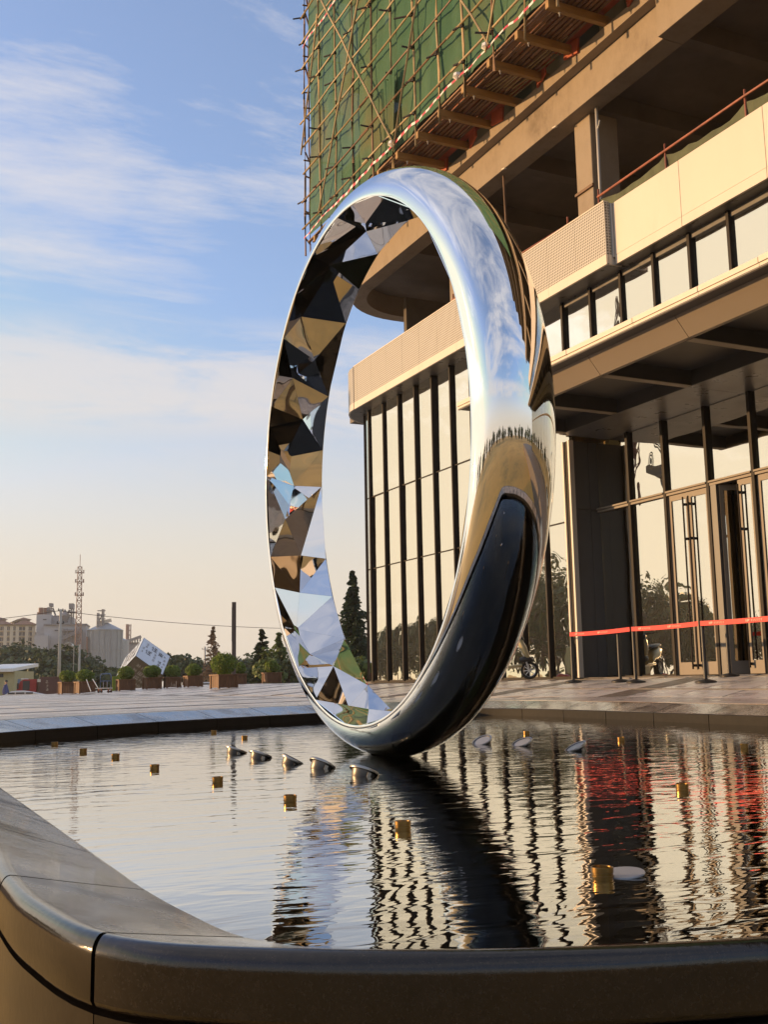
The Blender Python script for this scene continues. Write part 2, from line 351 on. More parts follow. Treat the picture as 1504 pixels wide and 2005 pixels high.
def water_mat():
    m = bpy.data.materials.new('rippled pool water'); m.use_nodes = True; N = m.node_tree.nodes; L = m.node_tree.links; N.clear()
    out = N.new('ShaderNodeOutputMaterial'); gl = N.new('ShaderNodeBsdfGlossy'); tr = N.new('ShaderNodeBsdfTransparent')
    gl.inputs['Roughness'].default_value = 0.0
    tr.inputs['Color'].default_value = (0.35, 0.37, 0.33, 1)
    tc = N.new('ShaderNodeTexCoord'); mp = N.new('ShaderNodeMapping'); L.new(tc.outputs['Object'], mp.inputs[0])
    mp.inputs['Rotation'].default_value = (0, 0, radians(25)); mp.inputs['Scale'].default_value = (0.55, 1.25, 1)
    def nz(sc, det, d):
        n = N.new('ShaderNodeTexNoise'); L.new(mp.outputs[0], n.inputs['Vector']); n.inputs['Scale'].default_value = sc
        n.inputs['Detail'].default_value = det; n.inputs['Roughness'].default_value = 0.5; n.inputs['Distortion'].default_value = d
        return n.outputs[0]
    a = nz(6.2, 2.0, 0.6); b = nz(22, 1.0, 0.3)
    ad = N.new('ShaderNodeMath'); ad.operation = 'MULTIPLY_ADD'; L.new(b, ad.inputs[0]); ad.inputs[1].default_value = 0.16; L.new(a, ad.inputs[2])
    pm = N.new('ShaderNodeMapRange'); L.new(nz(0.55, 2.0, 0.4), pm.inputs[0]); pm.inputs[1].default_value = 0.35; pm.inputs[2].default_value = 0.65; pm.inputs[3].default_value = 0.55; pm.inputs[4].default_value = 1.15
    ml = N.new('ShaderNodeMath'); ml.operation = 'MULTIPLY'; L.new(ad.outputs[0], ml.inputs[0]); L.new(pm.outputs[0], ml.inputs[1])
    bp = N.new('ShaderNodeBump'); bp.inputs['Distance'].default_value = 0.0040; L.new(ml.outputs[0], bp.inputs['Height'])
    fr = N.new('ShaderNodeFresnel'); fr.inputs['IOR'].default_value = 1.333; L.new(bp.outputs[0], fr.inputs['Normal'])
    rs = N.new('ShaderNodeMapRange'); rs.interpolation_type = 'SMOOTHSTEP'; L.new(fr.outputs[0], rs.inputs[0]); rs.inputs[1].default_value = 0.08; rs.inputs[2].default_value = 0.30; rs.inputs[3].default_value = 1.0; rs.inputs[4].default_value = 2.6
    pw = N.new('ShaderNodeMath'); pw.operation = 'MULTIPLY'; L.new(fr.outputs[0], pw.inputs[0]); L.new(rs.outputs[0], pw.inputs[1])
    mn = N.new('ShaderNodeMath'); mn.operation = 'MINIMUM'; L.new(pw.outputs[0], mn.inputs[0]); mn.inputs[1].default_value = 0.96; pw = mn
    L.new(bp.outputs[0], gl.inputs['Normal'])
    ms = N.new('ShaderNodeMixShader'); L.new(pw.outputs[0], ms.inputs[0]); L.new(tr.outputs[0], ms.inputs[1]); L.new(gl.outputs[0], ms.inputs[2])
    L.new(ms.outputs[0], out.inputs[0]); return m
water_m = water_mat()

def perforated_mat():
    m = bpy.data.materials.new('perforated cream sheet'); m.use_nodes = True; N = m.node_tree.nodes; L = m.node_tree.links
    b = N['Principled BSDF']; b.inputs['Roughness'].default_value = 0.5
    tc = N.new('ShaderNodeTexCoord'); sp = N.new('ShaderNodeSeparateXYZ'); L.new(tc.outputs['Object'], sp.inputs[0])
    def mt(op, a, c=None):
        n = N.new('ShaderNodeMath'); n.operation = op
        for k, x in enumerate((a, c)):
            if x is None: continue
            if isinstance(x, (int, float)): n.inputs[k].default_value = x
            else: L.new(x, n.inputs[k])
        return n.outputs[0]
    p = 0.062
    al = mt('ADD', sp.outputs[0], sp.outputs[1])
    u = mt('SUBTRACT', mt('FRACT', mt('DIVIDE', al, p)), 0.5); w = mt('SUBTRACT', mt('FRACT', mt('DIVIDE', sp.outputs[2], p)), 0.5)
    d = mt('SQRT', mt('ADD', mt('MULTIPLY', u, u), mt('MULTIPLY', w, w)))
    mr = N.new('ShaderNodeMapRange'); L.new(d, mr.inputs[0]); mr.inputs[1].default_value = 0.26; mr.inputs[2].default_value = 0.33
    mx = N.new('ShaderNodeMix'); mx.data_type = 'RGBA'; L.new(mr.outputs[0], mx.inputs[0])
    mx.inputs[6].default_value = (0.10, 0.085, 0.065, 1); mx.inputs[7].default_value = (0.42, 0.40, 0.36, 1)
    L.new(mx.outputs[2], b.inputs['Base Color'])
    bp = N.new('ShaderNodeBump'); bp.inputs['Distance'].default_value = 0.006; L.new(mr.outputs[0], bp.inputs['Height']); L.new(bp.outputs[0], b.inputs['Normal'])
    return m
perforated = perforated_mat()

def net_mat():
    m = bpy.data.materials.new('green debris netting'); m.use_nodes = True; N = m.node_tree.nodes; L = m.node_tree.links
    b = N['Principled BSDF']; b.inputs['Roughness'].default_value = 0.8; b.inputs['Specular IOR Level'].default_value = 0.2
    tc = N.new('ShaderNodeTexCoord')
    def nz(sc, det=6):
        n = N.new('ShaderNodeTexNoise'); L.new(tc.outputs['Object'], n.inputs['Vector']); n.inputs['Scale'].default_value = sc; n.inputs['Detail'].default_value = det
        return n.outputs[0]
    cr = N.new('ShaderNodeValToRGB'); L.new(nz(0.45), cr.inputs[0])
    e = cr.color_ramp.elements; e[0].position = 0.32; e[0].color = (0.055, 0.15, 0.085, 1); e[1].position = 0.68; e[1].color = (0.15, 0.175, 0.085, 1)
    k = cr.color_ramp.elements.new(0.5); k.color = (0.08, 0.17, 0.095, 1)
    L.new(cr.outputs[0], b.inputs['Base Color'])
    t = N.new('ShaderNodeBsdfTranslucent'); L.new(cr.outputs[0], t.inputs[0])
    tp = N.new('ShaderNodeBsdfTransparent')
    m1 = N.new('ShaderNodeMixShader'); m1.inputs[0].default_value = 0.25; L.new(b.outputs[0], m1.inputs[1]); L.new(t.outputs[0], m1.inputs[2])
    m2 = N.new('ShaderNodeMixShader'); m2.inputs[0].default_value = 0.05; L.new(m1.outputs[0], m2.inputs[1]); L.new(tp.outputs[0], m2.inputs[2])
    L.new(m2.outputs[0], N['Material Output'].inputs[0]); return m
net_m = net_mat()

def striped_mat():
    m = bpy.data.materials.new('red and white warning tape'); m.use_nodes = True; N = m.node_tree.nodes; L = m.node_tree.links
    b = N['Principled BSDF']; b.inputs['Roughness'].default_value = 0.5
    tc = N.new('ShaderNodeTexCoord'); sp = N.new('ShaderNodeSeparateXYZ'); L.new(tc.outputs['Object'], sp.inputs[0])
    a = N.new('ShaderNodeMath'); a.operation = 'MULTIPLY'; L.new(sp.outputs[1], a.inputs[0]); a.inputs[1].default_value = 2.6
    f = N.new('ShaderNodeMath'); f.operation = 'FRACT'; L.new(a.outputs[0], f.inputs[0])
    g = N.new('ShaderNodeMath'); g.operation = 'GREATER_THAN'; L.new(f.outputs[0], g.inputs[0]); g.inputs[1].default_value = 0.5
    mx = N.new('ShaderNodeMix'); mx.data_type = 'RGBA'; L.new(g.outputs[0], mx.inputs[0])
    mx.inputs[6].default_value = (0.75, 0.70, 0.62, 1); mx.inputs[7].default_value = (0.55, 0.04, 0.05, 1)
    L.new(mx.outputs[2], b.inputs['Base Color']); return m
striped = striped_mat()

# ------------------------------------------------------------------ the ground, the plaza, the pool
def pz(x, y):
    t = min(1, max(0, (y-15)/40)); return min(.36, .05-.03*t+(.065-.022*t)*max(0, x-9))
GZ = -0.95
PAIRS = [((.235,8.6),(.53,8.5)),((.235,6),(.53,6)),((.235,4.1),(.53,4)),((.235,3),(.53,2.95)),((.235,2.35),(.53,2.5)),
 ((.225,1.95),(.53,2.25)),((.235,1.68),(.545,1.98)),((.285,1.42),(.58,1.74)),((.43,1.26),(.70,1.58)),((.68,1.11),(.93,1.42)),
 ((1.0,1.0),(1.2,1.34)),((1.6,.86),(1.75,1.22)),((3,.75),(3.05,1.12)),((5,1.2),(4.85,1.55)),((7,2.6),(6.75,2.87)),
 ((8,4.6),(7.65,4.75)),((8.3,6.8),(7.93,6.85)),((8.35,9),(7.98,9)),((8.5,11.4),(8.14,11.35)),((8.45,12.9),(8.1,12.75)),
 ((8,14),(7.75,13.72)),((7,14.45),(6.95,14.05)),((5.3,14),(5.4,13.6)),((3.5,13.05),(3.68,12.68)),((2.1,12.1),(2.3,11.77)),
 ((.9,11.05),(1.2,10.78)),((.35,10),(.68,9.85))]
NP = len(PAIRS)
def cat(p0, p1, p2, p3, t):
    return 0.5*((2*p1)+(-p0+p2)*t+(2*p0-5*p1+4*p2-p3)*t*t+(-p0+3*p1-3*p2+p3)*t*t*t)
def rim(u):
    """outer and inner rim points at parameter u (one unit per control pair)"""
    i = int(math.floor(u)); t = u-i; r = []
    for k in (0, 1):
        q = [V(PAIRS[(i+j) % NP][k]) for j in (-1, 0, 1, 2)]
        r.append(cat(*q, t))
    return r
DENSE = [rim(i/8) for i in range(NP*8)]
OUT = [d[0] for d in DENSE]; INN = [d[1] for d in DENSE]
def inside(p, poly):
    c = False; n = len(poly)
    for i in range(n):
        a, b = poly[i], poly[i-1]
        if (a[1] > p[1]) != (b[1] > p[1]) and p[0] < (b[0]-a[0])*(p[1]-a[1])/(b[1]-a[1])+a[0]: c = not c
    return c
def dist_out(p):
    return min((V((p[0], p[1]))-q).length for q in OUT)

# earth out to the horizon
mb = MB(); R_ = 690; ring_r = [0, 30, 80, 200, 400, 600, R_]
pts = [(0, 0, GZ)]+[(r*cos(2*pi*k/48), r*sin(2*pi*k/48), GZ) for r in ring_r[1:] for k in range(48)]
fs = [(0, 1+k, 1+(k+1) % 48) for k in range(48)]
for j in range(len(ring_r)-2):
    for k in range(48): fs.append((1+j*48+k, 1+(j+1)*48+k, 1+(j+1)*48+(k+1) % 48, 1+j*48+(k+1) % 48))
mb.add(pts, fs); tag(mb.build('ground', dirt_ground), kind='structure')

# plaza deck: polygon edges (world XY); the far edge falls away beyond the planters
EDGE = [(0.0, 9.4), (-14, 20), (-20, 38), (5.6, 56.8), (7.9, 59.5), (9.2, 61), (13, 63), (20, 64), (30, 64), (45, 60), (45, -30), (9.0, -30), (9.0, 4.0), (8.1, 4.0)]
def in_plaza(p): return inside(p, EDGE) and not inside(p, OUT)
plaza = thing('plaza', (0, 0, 0)); tag(plaza, kind='structure')
bm = bmesh.new()
vo = [bm.verts.new((x, y, 0)) for x, y in EDGE]
hole = [p for p in OUT]
edges = [bm.edges.new((vo[i], vo[(i+1) % len(vo)])) for i in range(len(vo)-1)]
# the rim from the plaza's last corner round the far side to its first corner bounds the deck
seq = sorted(range(len(OUT)), key=lambda i: i)
i0 = min(seq, key=lambda i: (OUT[i]-V((8.25, 4.0))).length + (0 if OUT[i].x > 6 else 50))
i1 = min(seq, key=lambda i: (OUT[i]-V((0.3, 9.4))).length)
arc = [OUT[i % len(OUT)] for i in range(i0, i1+1 if i1 > i0 else i1+1+len(OUT))]
va = [bm.verts.new((p.x, p.y, 0)) for p in arc]
edges.append(bm.edges.new((vo[-1], va[0])))
for i in range(len(va)-1): edges.append(bm.edges.new((va[i], va[i+1])))
edges.append(bm.edges.new((va[-1], vo[0])))
bmesh.ops.triangle_fill(bm, edges=edges, use_beauty=True, use_dissolve=False)
for cut in [(x, 0) for x in (9, 10, 11, 12, 13, 13.77, 15, 17, 20)]+[(0, y) for y in (15, 20, 25, 30, 35, 40, 45, 50, 55)]:
    pl = (V((cut[0], 0, 0)), V((1, 0, 0))) if cut[0] else (V((0, cut[1], 0)), V((0, 1, 0)))
    bmesh.ops.bisect_plane(bm, geom=list(bm.verts)+list(bm.edges)+list(bm.faces), plane_co=pl[0], plane_no=pl[1])
for v in bm.verts: v.co.z = pz(v.co.x, v.co.y)-0.012
bmesh.ops.recalc_face_normals(bm, faces=bm.faces)
if sum(f.normal.z for f in bm.faces) < 0: bmesh.ops.reverse_faces(bm, faces=bm.faces)
# skirt down to the lower ground
bd = [e for e in bm.edges if e.is_boundary]
ex = bmesh.ops.extrude_edge_only(bm, edges=bd)
for v in [g for g in ex['geom'] if isinstance(g, bmesh.types.BMVert)]: v.co.z = GZ-0.3
me = bpy.data.meshes.new('joint_bed'); bm.to_mesh(me); bm.free(); me.materials.append(grout)
o = bpy.data.objects.new('joint_bed', me); COL.objects.link(o); o.parent = plaza

# paving slabs laid at an angle to the building; a dark strip every fourth row
GA = AZ+radians(32); g1 = V((sin(GA), cos(GA))); g2 = V((-cos(GA), sin(GA)))
LS, WS, GAP = 1.2, 0.8, 0.018
slab_meshes = []
for k, m_ in enumerate((paving, paving, paving, paving_dark)):
    b_ = MB(); ww = WS if k < 3 else 0.5
    ch = 0.004
    b_.obox((0, 0, -0.02), (LS/2-GAP/2, 0, 0), (0, ww/2-GAP/2, 0), (0, 0, 0.02))
    o = b_.build('paving_slab', m_, None); slab_meshes.append(o.data); bpy.data.objects.remove(o)
pitch = 3*WS+0.5
cells = []
for i in range(-60, 90):
    for j in range(-60, 30):
        for k in range(4):
            vv = j*pitch+(k*WS+WS/2 if k < 3 else 3*WS+0.25)
            uu = (i+(0.5 if (j*3+k) % 2 else 0))*LS
            c = g1*uu+g2*vv
            if not (-18 < c.x < 30 and -4 < c.y < 64): continue
            if c.x > 13.3 and c.y < 31.5: continue
            if c.x > 9.5 and c.y < 7: continue
            d = c.length
            hw = (WS if k < 3 else 0.5)/2
            cs = [c+g1*(a*LS/2)+g2*(b*hw) for a in (-1, 1) for b in (-1, 1)]
            if not all(in_plaza(q) for q in cs): continue
            if c.y < 18 and dist_out(c) < 0.85: continue
            lat = c.dot(V((RT.x, RT.y))); dep = c.dot(V((HD.x, HD.y)))
            if dep < 4 or abs(lat) > 0.40*dep+1.5: continue
            cells.append((dep, c, k))
cells.sort(key=lambda q: q[0])
def slab_tilt(c):
    h = 0.4; nx = -(pz(c.x+h, c.y)-pz(c.x-h, c.y))/(2*h); ny = -(pz(c.x, c.y+h)-pz(c.x, c.y-h))/(2*h)
    n = V((nx, ny, 1)).normalized(); q = V((0, 0, 1)).rotation_difference(n)
    return (q.to_matrix() @ Matrix.Rotation(math.atan2(g1.y, g1.x), 3, 'Z')).to_euler()
far = MB()
for n_, (dep, c, k) in enumerate(cells):
    z = pz(c.x, c.y)+random.uniform(-.0015, .0015)
    if n_ < 290:
        inst('paving_slab', slab_meshes[k], plaza, (c.x, c.y, z), slab_tilt(c))
    else:
        hw = (WS if k < 3 else 0.5)/2-GAP/2; hl = LS/2-GAP/2
        q = [c-g1*hl-g2*hw, c+g1*hl-g2*hw, c+g1*hl+g2*hw, c-g1*hl+g2*hw]
        far.add([(p.x, p.y, pz(p.x, p.y)+0.001) for p in q]+[(p.x, p.y, pz(p.x, p.y)-0.011) for p in q], [(0,1,2,3),(0,4,5,1),(1,5,6,2),(2,6,7,3),(3,7,4,0)], 0 if k < 3 else 1)
far.build('paving_slab', [paving, paving_dark], plaza, kind='stuff')
# border stones following the pool rim on the plaza side
us = [i0/8+(len(arc)-1)/8*t/26 for t in range(27)]
for a_, b_ in zip(us[:-1], us[1:]):
    m_ = MB(); inn = []; out_ = []
    for t in range(5):
        u = a_+0.004+(b_-a_-0.008)*t/4
        p, q = rim(u); d = (p-q).normalized(); inn.append(p+d*0.015); out_.append(p+d*0.98)
    poly = inn+out_[::-1]
    vs_ = [(p.x, p.y, pz(p.x, p.y)+0.007) for p in poly]+[(p.x, p.y, pz(p.x, p.y)-0.03) for p in poly]
    n = len(poly)
    m_.add(vs_, [(t, t+1, n-2-t, n-1-t) for t in range(4)]+[(i, (i+1) % n, n+(i+1) % n, n+i) for i in range(n)])
    m_.build('border_slab', border_stone, plaza)

for (xa, ya), (xb, yb) in (((11.2, 20.5), (10.6, 8.0)), ((13.35, 19.0), (13.35, 7.5))):
    p_, q_ = V((xa, ya, pz(xa, ya)+.004)), V((xb, yb, pz(xb, yb)+.004))
    MB().bar(p_, q_, .16, .012).build('drain_channel', paving_dark, plaza)
# fountain pool: basin, coping stones, outer wall
pool = thing('fountain_pool', (4.2, 7.2, 0), 'black granite fountain pool with sloping polished rim around the ring', 'fountain pool')
m_ = MB(); n = len(INN)
m_.add([(p.x, p.y, -0.52) for p in INN], [tuple(range(n))]); m_.build('basin_floor', basin, pool)
m_ = MB(); m_.add([(p.x, p.y, -0.165) for p in INN]+[(p.x, p.y, -0.56) for p in INN], [(i, (i+1) % n, n+(i+1) % n, n+i) for i in range(n)])
m_.build('basin_wall', granite_edge, pool)
joints = [1.0, 2.08, 3.25, 5.02, 6.95, 10.06]
u = 10.06
while u < NP+0.6:
    u0 = u; p0 = rim(u)[0]
    while (rim(u)[0]-p0).length < 0.98: u += 0.02
    joints.append(u)
joints[-1] = NP+1.0
jj = joints
def coping_profile(p, q):
    """list of 3D points across the rim, from the water side over the top to the outside"""
    d = (p-q); w = d.length; d = d/w
    zi, zo, r = -0.042, 0.055, 0.024
    def P(s, z): c = q+d*s; return V((c.x, c.y, z))
    pr = [P(0.004, -0.17), P(0.0, -0.165), P(0.0, zi-0.006), P(0.006, zi)]
    sl_ = (zo-zi)/w; pr += [P(0.02, zi+0.014*sl_), P(w*0.5, zi+sl_*w*0.5), P(w-0.035, zo-0.025*sl_), P(w-0.012, zo-0.0005)]
    for k in range(1, 7):
        a = pi/2-k*pi/12*1.0
        pr.append(P(w-0.01+r*cos(a), zo-r+r*sin(a)-0.0015*0))
    pr.append(P(w-0.01+r, -0.020)); pr.append(P(w-0.01+r-0.006, -0.028)); pr.append(P(w-0.05, -0.028)); pr.append(P(w-0.05, -0.17))
    return pr
for a_, b_ in zip(jj[:-1], jj[1:]):
    k = max(3, int((b_-a_)*7)); g = 0.005
    du = (b_-a_)
    L0 = max(0.05, (rim(a_)[0]-rim(b_)[0]).length); e = g/L0*du
    m_ = MB(); rings = [coping_profile(*rim(a_+e+(du-2*e)*t/k)) for t in range(k+1)]
    npf = len(rings[0]); vs_ = [v for r in rings for v in r]; fs = []
    for t in range(k):
        for s in range(npf): fs.append((t*npf+s, t*npf+(s+1) % npf, (t+1)*npf+(s+1) % npf, (t+1)*npf+s))
    fs += [tuple(range(npf)), tuple(k*npf+s for s in range(npf))[::-1]]
    m_.add(vs_, fs)
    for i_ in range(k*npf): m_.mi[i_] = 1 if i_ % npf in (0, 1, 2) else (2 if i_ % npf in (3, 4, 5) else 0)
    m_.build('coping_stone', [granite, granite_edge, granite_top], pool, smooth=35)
# outer wall panels beneath the coping, down to the lower ground
for a_, b_ in zip(jj[:-1], jj[1:]):
    k = max(2, int((b_-a_)*5)); du = b_-a_
    L0 = max(0.05, (rim(a_)[0]-rim(b_)[0]).length); e = 0.0015/L0*du
    m_ = MB(); rg = []
    for t in range(k+1):
        p, q = rim(a_+e+(du-2*e)*t/k); d = (p-q).normalized()
        c1 = p+d*0.010; c0 = p-d*0.08
        rg.append([V((c1.x, c1.y, -0.036)), V((c1.x, c1.y, GZ-0.05)), V((c0.x, c0.y, GZ-0.05)), V((c0.x, c0.y, -0.036))])
    vs_ = [v for r in rg for v in r]; fs = []
    for t in range(k):
        for s in range(4): fs.append((t*4+s, t*4+(s+1) % 4, (t+1)*4+(s+1) % 4, (t+1)*4+s))
    fs += [(0, 1, 2, 3), tuple(k*4+s for s in range(4))[::-1]]
    m_.add(vs_, fs); m_.build('wall_panel', granite, pool, smooth=35)
WZ = -0.14
m_ = MB(); m_.add([(q.x+(p.x-q.x)*0.0004, q.y, WZ) for p, q in zip(OUT, INN)], [tuple(range(n))])
tag(m_.build('water', water_m), kind='structure')

# ------------------------------------------------------------------ ring sculpture
RC = EYE+RT*(-0.0268)+HD*7.6+V((0, 0, 1.8995-CZ)); PHI = radians(24.216); LEAN = radians(-1.21)
RE, RW, RT_ = 1.827, 0.517, 0.222
_a = RT*cos(PHI)+HD*sin(PHI); RING_E = -HD*cos(PHI)+RT*sin(PHI); _up = V((0, 0, 1))
RUP = _up*cos(LEAN)+_a*sin(LEAN); RA = _a*cos(LEAN)-_up*sin(LEAN)
def rp(th, s, R): return RC+RA*(s*RW/2)+(RING_E*cos(th)+RUP*sin(th))*R
ring = thing('ring_sculpture', (RC.x, RC.y, WZ), 'giant mirror polished steel finger ring standing upright in the pool, faceted inside', 'sculpture')
m_ = MB(); NT = 288; prof = []
prof.append((-0.985, RE-0.0)); prof.append((-1.0, RE+0.006))
for k in range(1, 32):
    a = pi-pi*k/32; prof.append((cos(a), RE+0.006+RT_*sin(a)))
prof.append((1.0, RE+0.006)); prof.append((0.985, RE)); prof.append((0.9, RE+0.10)); prof.append((0, RE+0.165)); prof.append((-0.9, RE+0.10))
npf = len(prof); vs_ = [rp(2*pi*t/NT, s, R) for t in range(NT) for s, R in prof]; fs = []
for t in range(NT):
    for s in range(npf): fs.append((t*npf+s, t*npf+(s+1) % npf, ((t+1) % NT)*npf+(s+1) % npf, ((t+1) % NT)*npf+s))
m_.add(vs_, fs); m_.build('outer_band', steel, ring, smooth=40)
# mirror facets on the inside: triangles between the two edges and a wandering middle line
from mathutils.geometry import delaunay_2d_cdt
rnd = random.Random(31)
T0 = -1.15; NF = 26; LEN = 2*pi*RE
def edge_nodes(n, ph): return [(i+ph+rnd.uniform(-.33, .33))/n for i in range(n)]
seam = [(-.97, .004), (.08, .13), (.97, .004)]
nodes = [(0.0, s_, d_) for s_, d_ in seam]+[(1.0, s_, d_) for s_, d_ in seam]
nodes += [(u_, -.97, .004) for u_ in edge_nodes(NF, .55)]+[(u_, .97, .004) for u_ in edge_nodes(NF-3, .6)]
NM = 38; last = 0
for i in range(NM):
    u_ = (i+.5+rnd.uniform(-.22, .22))/NM
    s_ = rnd.uniform(.10, .50)*(1 if i % 2 else -1)*(1 if rnd.random() < .85 else -1)
    nodes.append((u_, s_, (0.15, -0.035, 0.105, 0.01, .17)[i % 5]+rnd.uniform(-.03, .03)))
nodes = [q for q in nodes if q[0] in (0.0, 1.0) or .008 < q[0] < .992]
co2 = [V((q[0]*LEN, q[1]*RW/2)) for q in nodes]
tris = delaunay_2d_cdt(co2, [], [], 0, 1e-5)[2]
tris = [[(T0+nodes[i][0]*2*pi, nodes[i][1], RE+nodes[i][2]) for i in t_] for t_ in tris if len({nodes[i][1] for i in t_}) > 1]
for tri in tris:
    P3 = [rp(*q) for q in tri]; c = sum(P3, V())/3
    P3 = [p+(c-p)*0.004 for p in P3]
    nrm = (P3[1]-P3[0]).cross(P3[2]-P3[0]).normalized()
    inward = (RC-c).normalized()
    if nrm.dot(inward) < 0: P3 = [P3[0], P3[2], P3[1]]; nrm = -nrm
    bk3 = [p-nrm*0.006 for p in P3]
    f_ = MB().add(P3+bk3, [(0, 1, 2), (5, 4, 3), (0, 3, 4, 1), (1, 4, 5, 2), (2, 5, 3, 0)])
    f_.build('facet', facet_steel, ring)
m_ = MB(); foot = RC-RUP*(RE+RT_); 
m_.box(foot.x-.35, foot.x+.35, foot.y-.25, foot.y+.25, -0.52, -0.19); m_.build('plinth', basin, ring)

# ------------------------------------------------------------------ fountain nozzles and floodlights
nz_ = thing('fountain_nozzle', (0, 0, 0))
m_ = MB().lathe((0, 0, 0), [(.012, -.36), (.012, -.012), (.026, -.010), (.027, -.004), (.027, .012), (.0285, .013), (.0285, .025), (.0265, .026), (.024, .025), (.023, .008), (.0, .008)], 24, cap=False)
m_.build('nozzle_body', brass, nz_, smooth=30)
m_ = MB().lathe((0, 0, 0), [(.0292, .002), (.0292, .005)], 24); m_.build('collar', brass, nz_, smooth=30)
NZ = [((1.70, 2.32), 'brass fountain nozzle nearest the camera, in the dark reflection with a pale disc beside it'),
 ((1.68, 3.41), 'brass fountain nozzle below the ring in the near column, second from the camera'),
 ((1.66, 4.45), 'small brass nozzle left of the floodlights, third of the left column counted from the camera'),
 ((1.67, 5.54), 'brass nozzle between the third and fifth of the left column, below the five floodlights'),
 ((1.61, 6.65), 'brass nozzle fifth from the camera in the left column, on bright water'),
 ((1.63, 7.89), 'brass nozzle third from the far end of the left column, on bright water'),
 ((1.56, 8.76), 'brass nozzle next to last at the far end of the left column'),
 ((1.53, 9.98), 'leftmost brass nozzle, beneath the dark far pool wall'),
 ((3.31, 11.13), 'farther of two small brass nozzles near the far left pool wall'),
 ((3.19, 9.74), 'brass nozzle just behind the farthest chrome floodlight'),
 ((5.45, 8.48), 'brass nozzle behind the pale faced floodlights right of the ring'),
 ((5.43, 7.08), 'dark brass nozzle on the red reflection right of the ring'),
 ((5.50, 5.81), 'rightmost small brass nozzle, at the right edge of the picture'),
 ((3.28, 3.86), 'brass nozzle alone on the right half of the water, amid door reflections')]
for i, ((x, y), lab) in enumerate(NZ):
    o = nz_ if i == 0 else copy_tree(nz_)
    o.location = (x, y, WZ+0.004); o.rotation_euler = (random.uniform(-.03, .03), random.uniform(-.03, .03), random.uniform(0, 6))
    tag(o, lab, 'fountain nozzle', 'brass fountain nozzles in the pool')
m_ = MB().lathe((1.775, 2.33, WZ+0.004), [(.0, 0.0), (.052, 0.0), (.054, .003), (.052, .006), (0, .006)], 28, cap=False)
for v_ in m_.v: v_.z += (v_.x-1.775)*.10+(v_.y-2.33)*.05-.002
dsk = m_.build('lamp_disc', lens, None, smooth=30); tag(dsk, 'pale round lamp disc at the water surface beside the nearest nozzle', 'lamp', )
fl_ = thing('floodlight', (0, 0, 0))
hx = V((0, 0, 1))
m_ = MB().lathe((0, 0, 0), [(.0, -.075), (.040, -.075), (.058, -.055), (.066, -.012), (.080, -.010), (.080, .0), (.070, .002), (.064, -.004)], 28, cap=False)
m_.build('housing', dark_housing, fl_, smooth=35)
m_ = MB().lathe((0, 0, 0), [(.0715, -.009), (.0815, -.011), (.0835, -.004), (.0815, .003), (.0715, .001)], 28, cap=False); m_.build('trim_ring', chrome, fl_, smooth=40)
m_ = MB().lathe((0, 0, 0), [(.0, -.002), (.0655, -.003)], 28, cap=False); m_.build('lens', lens, fl_)
m_ = MB().bar((0, .075, -.02), (0, .06, -.13), .02, .006).bar((0, -.075, -.02), (0, -.06, -.13), .02, .006); m_.build('bracket', chrome, fl_)
FLS = [((2.50, 7.82), 1, 'farthest of the five chrome floodlights left of the ring foot'), ((2.47, 7.19), 1, 'second chrome floodlight from the far end, left of the ring foot'),
 ((2.47, 6.55), 1, 'middle one of the five chrome floodlights left of the ring foot'), ((2.48, 6.09), 1, 'chrome floodlight between the middle and the nearest, left of the ring foot'),
 ((2.47, 5.47), 1, 'nearest of the five chrome floodlights, below the ring foot'), ((4.40, 7.49), -1, 'round floodlight with pale face up, closest to the dark ring foot at right'),
 ((4.50, 7.07), -1, 'pale faced floodlight in the middle of the three right of the ring'), ((4.49, 6.37), -1, 'rightmost floodlight, seen edge on right of the ring')]
for i, ((x, y), s, lab) in enumerate(FLS):
    o = fl_ if i == 0 else copy_tree(fl_)
    o.location = (x, y, WZ+0.028); o.rotation_euler = (random.uniform(-.15, .15), s*radians(24+random.uniform(-5, 5)), 0)
    tag(o, lab, 'floodlight', 'floodlights around the ring in the pool')

# ------------------------------------------------------------------ the building (X into the building, Y along its front)
P0, P2, FZ, YC = 13.75, 14.45, 0.36, 29.8
bld = thing('unfinished_building', (P0, 16, FZ), 'large concrete building under construction with glass front, cream parapet and canopy', 'building')
ZT = 8.66
YM = [19.2+1.04*k for k in range(11)]                     # mullions of the curtain wall left of the entrance
mul = MB().box(-.075, .045, -.030, .030, 0, ZT-FZ).build('mullion', bronze, bld, bevel=.004)
COL.objects.unlink(mul); mull_me = mul.data; bpy.data.objects.remove(mul)
def off(me, dv):
    for v in me.vertices: v.co += dv
off(mull_me, top(bld).location)                            # the shared piece sits at its own origin
def piece(name, mb_, m, **k):
    o = mb_.build(name, m, None, **k); me = o.data; bpy.data.objects.remove(o); return me
BL = bld.location
def put(name, me, x, y, z, rot=(0, 0, 0)): return inst(name, me, bld, (x-BL.x, y-BL.y, z-BL.z), rot)
for y in YM[1:]: put('mullion', mull_me, P0, y, FZ)
rows = [(FZ+.03, 3.72), (3.76, 5.92), (5.96, ZT)]
pane_mes = [piece('glass_pane', MB().box(-.006, .006, -.5, .5, a, b), glass) for a, b in rows]
for y in YM[:-1]:
    for k in range(3):
        put('glass_pane', pane_mes[k], P0+.012+random.uniform(-.002, .002), y+.52, 0, (0, random.uniform(-.004, .004), random.uniform(-.005, .005)))
for z in (3.74, 5.94):
    for y in YM[:-1]: MB().box(P0-.012, P0+.02, y+.034, y+1.006, z-.014, z+.014).build('transom', bronze, bld)
MB().box(P0-.03, P0+.06, YM[0], YC, FZ-.05, FZ+.03).build('sill', bronze, bld)
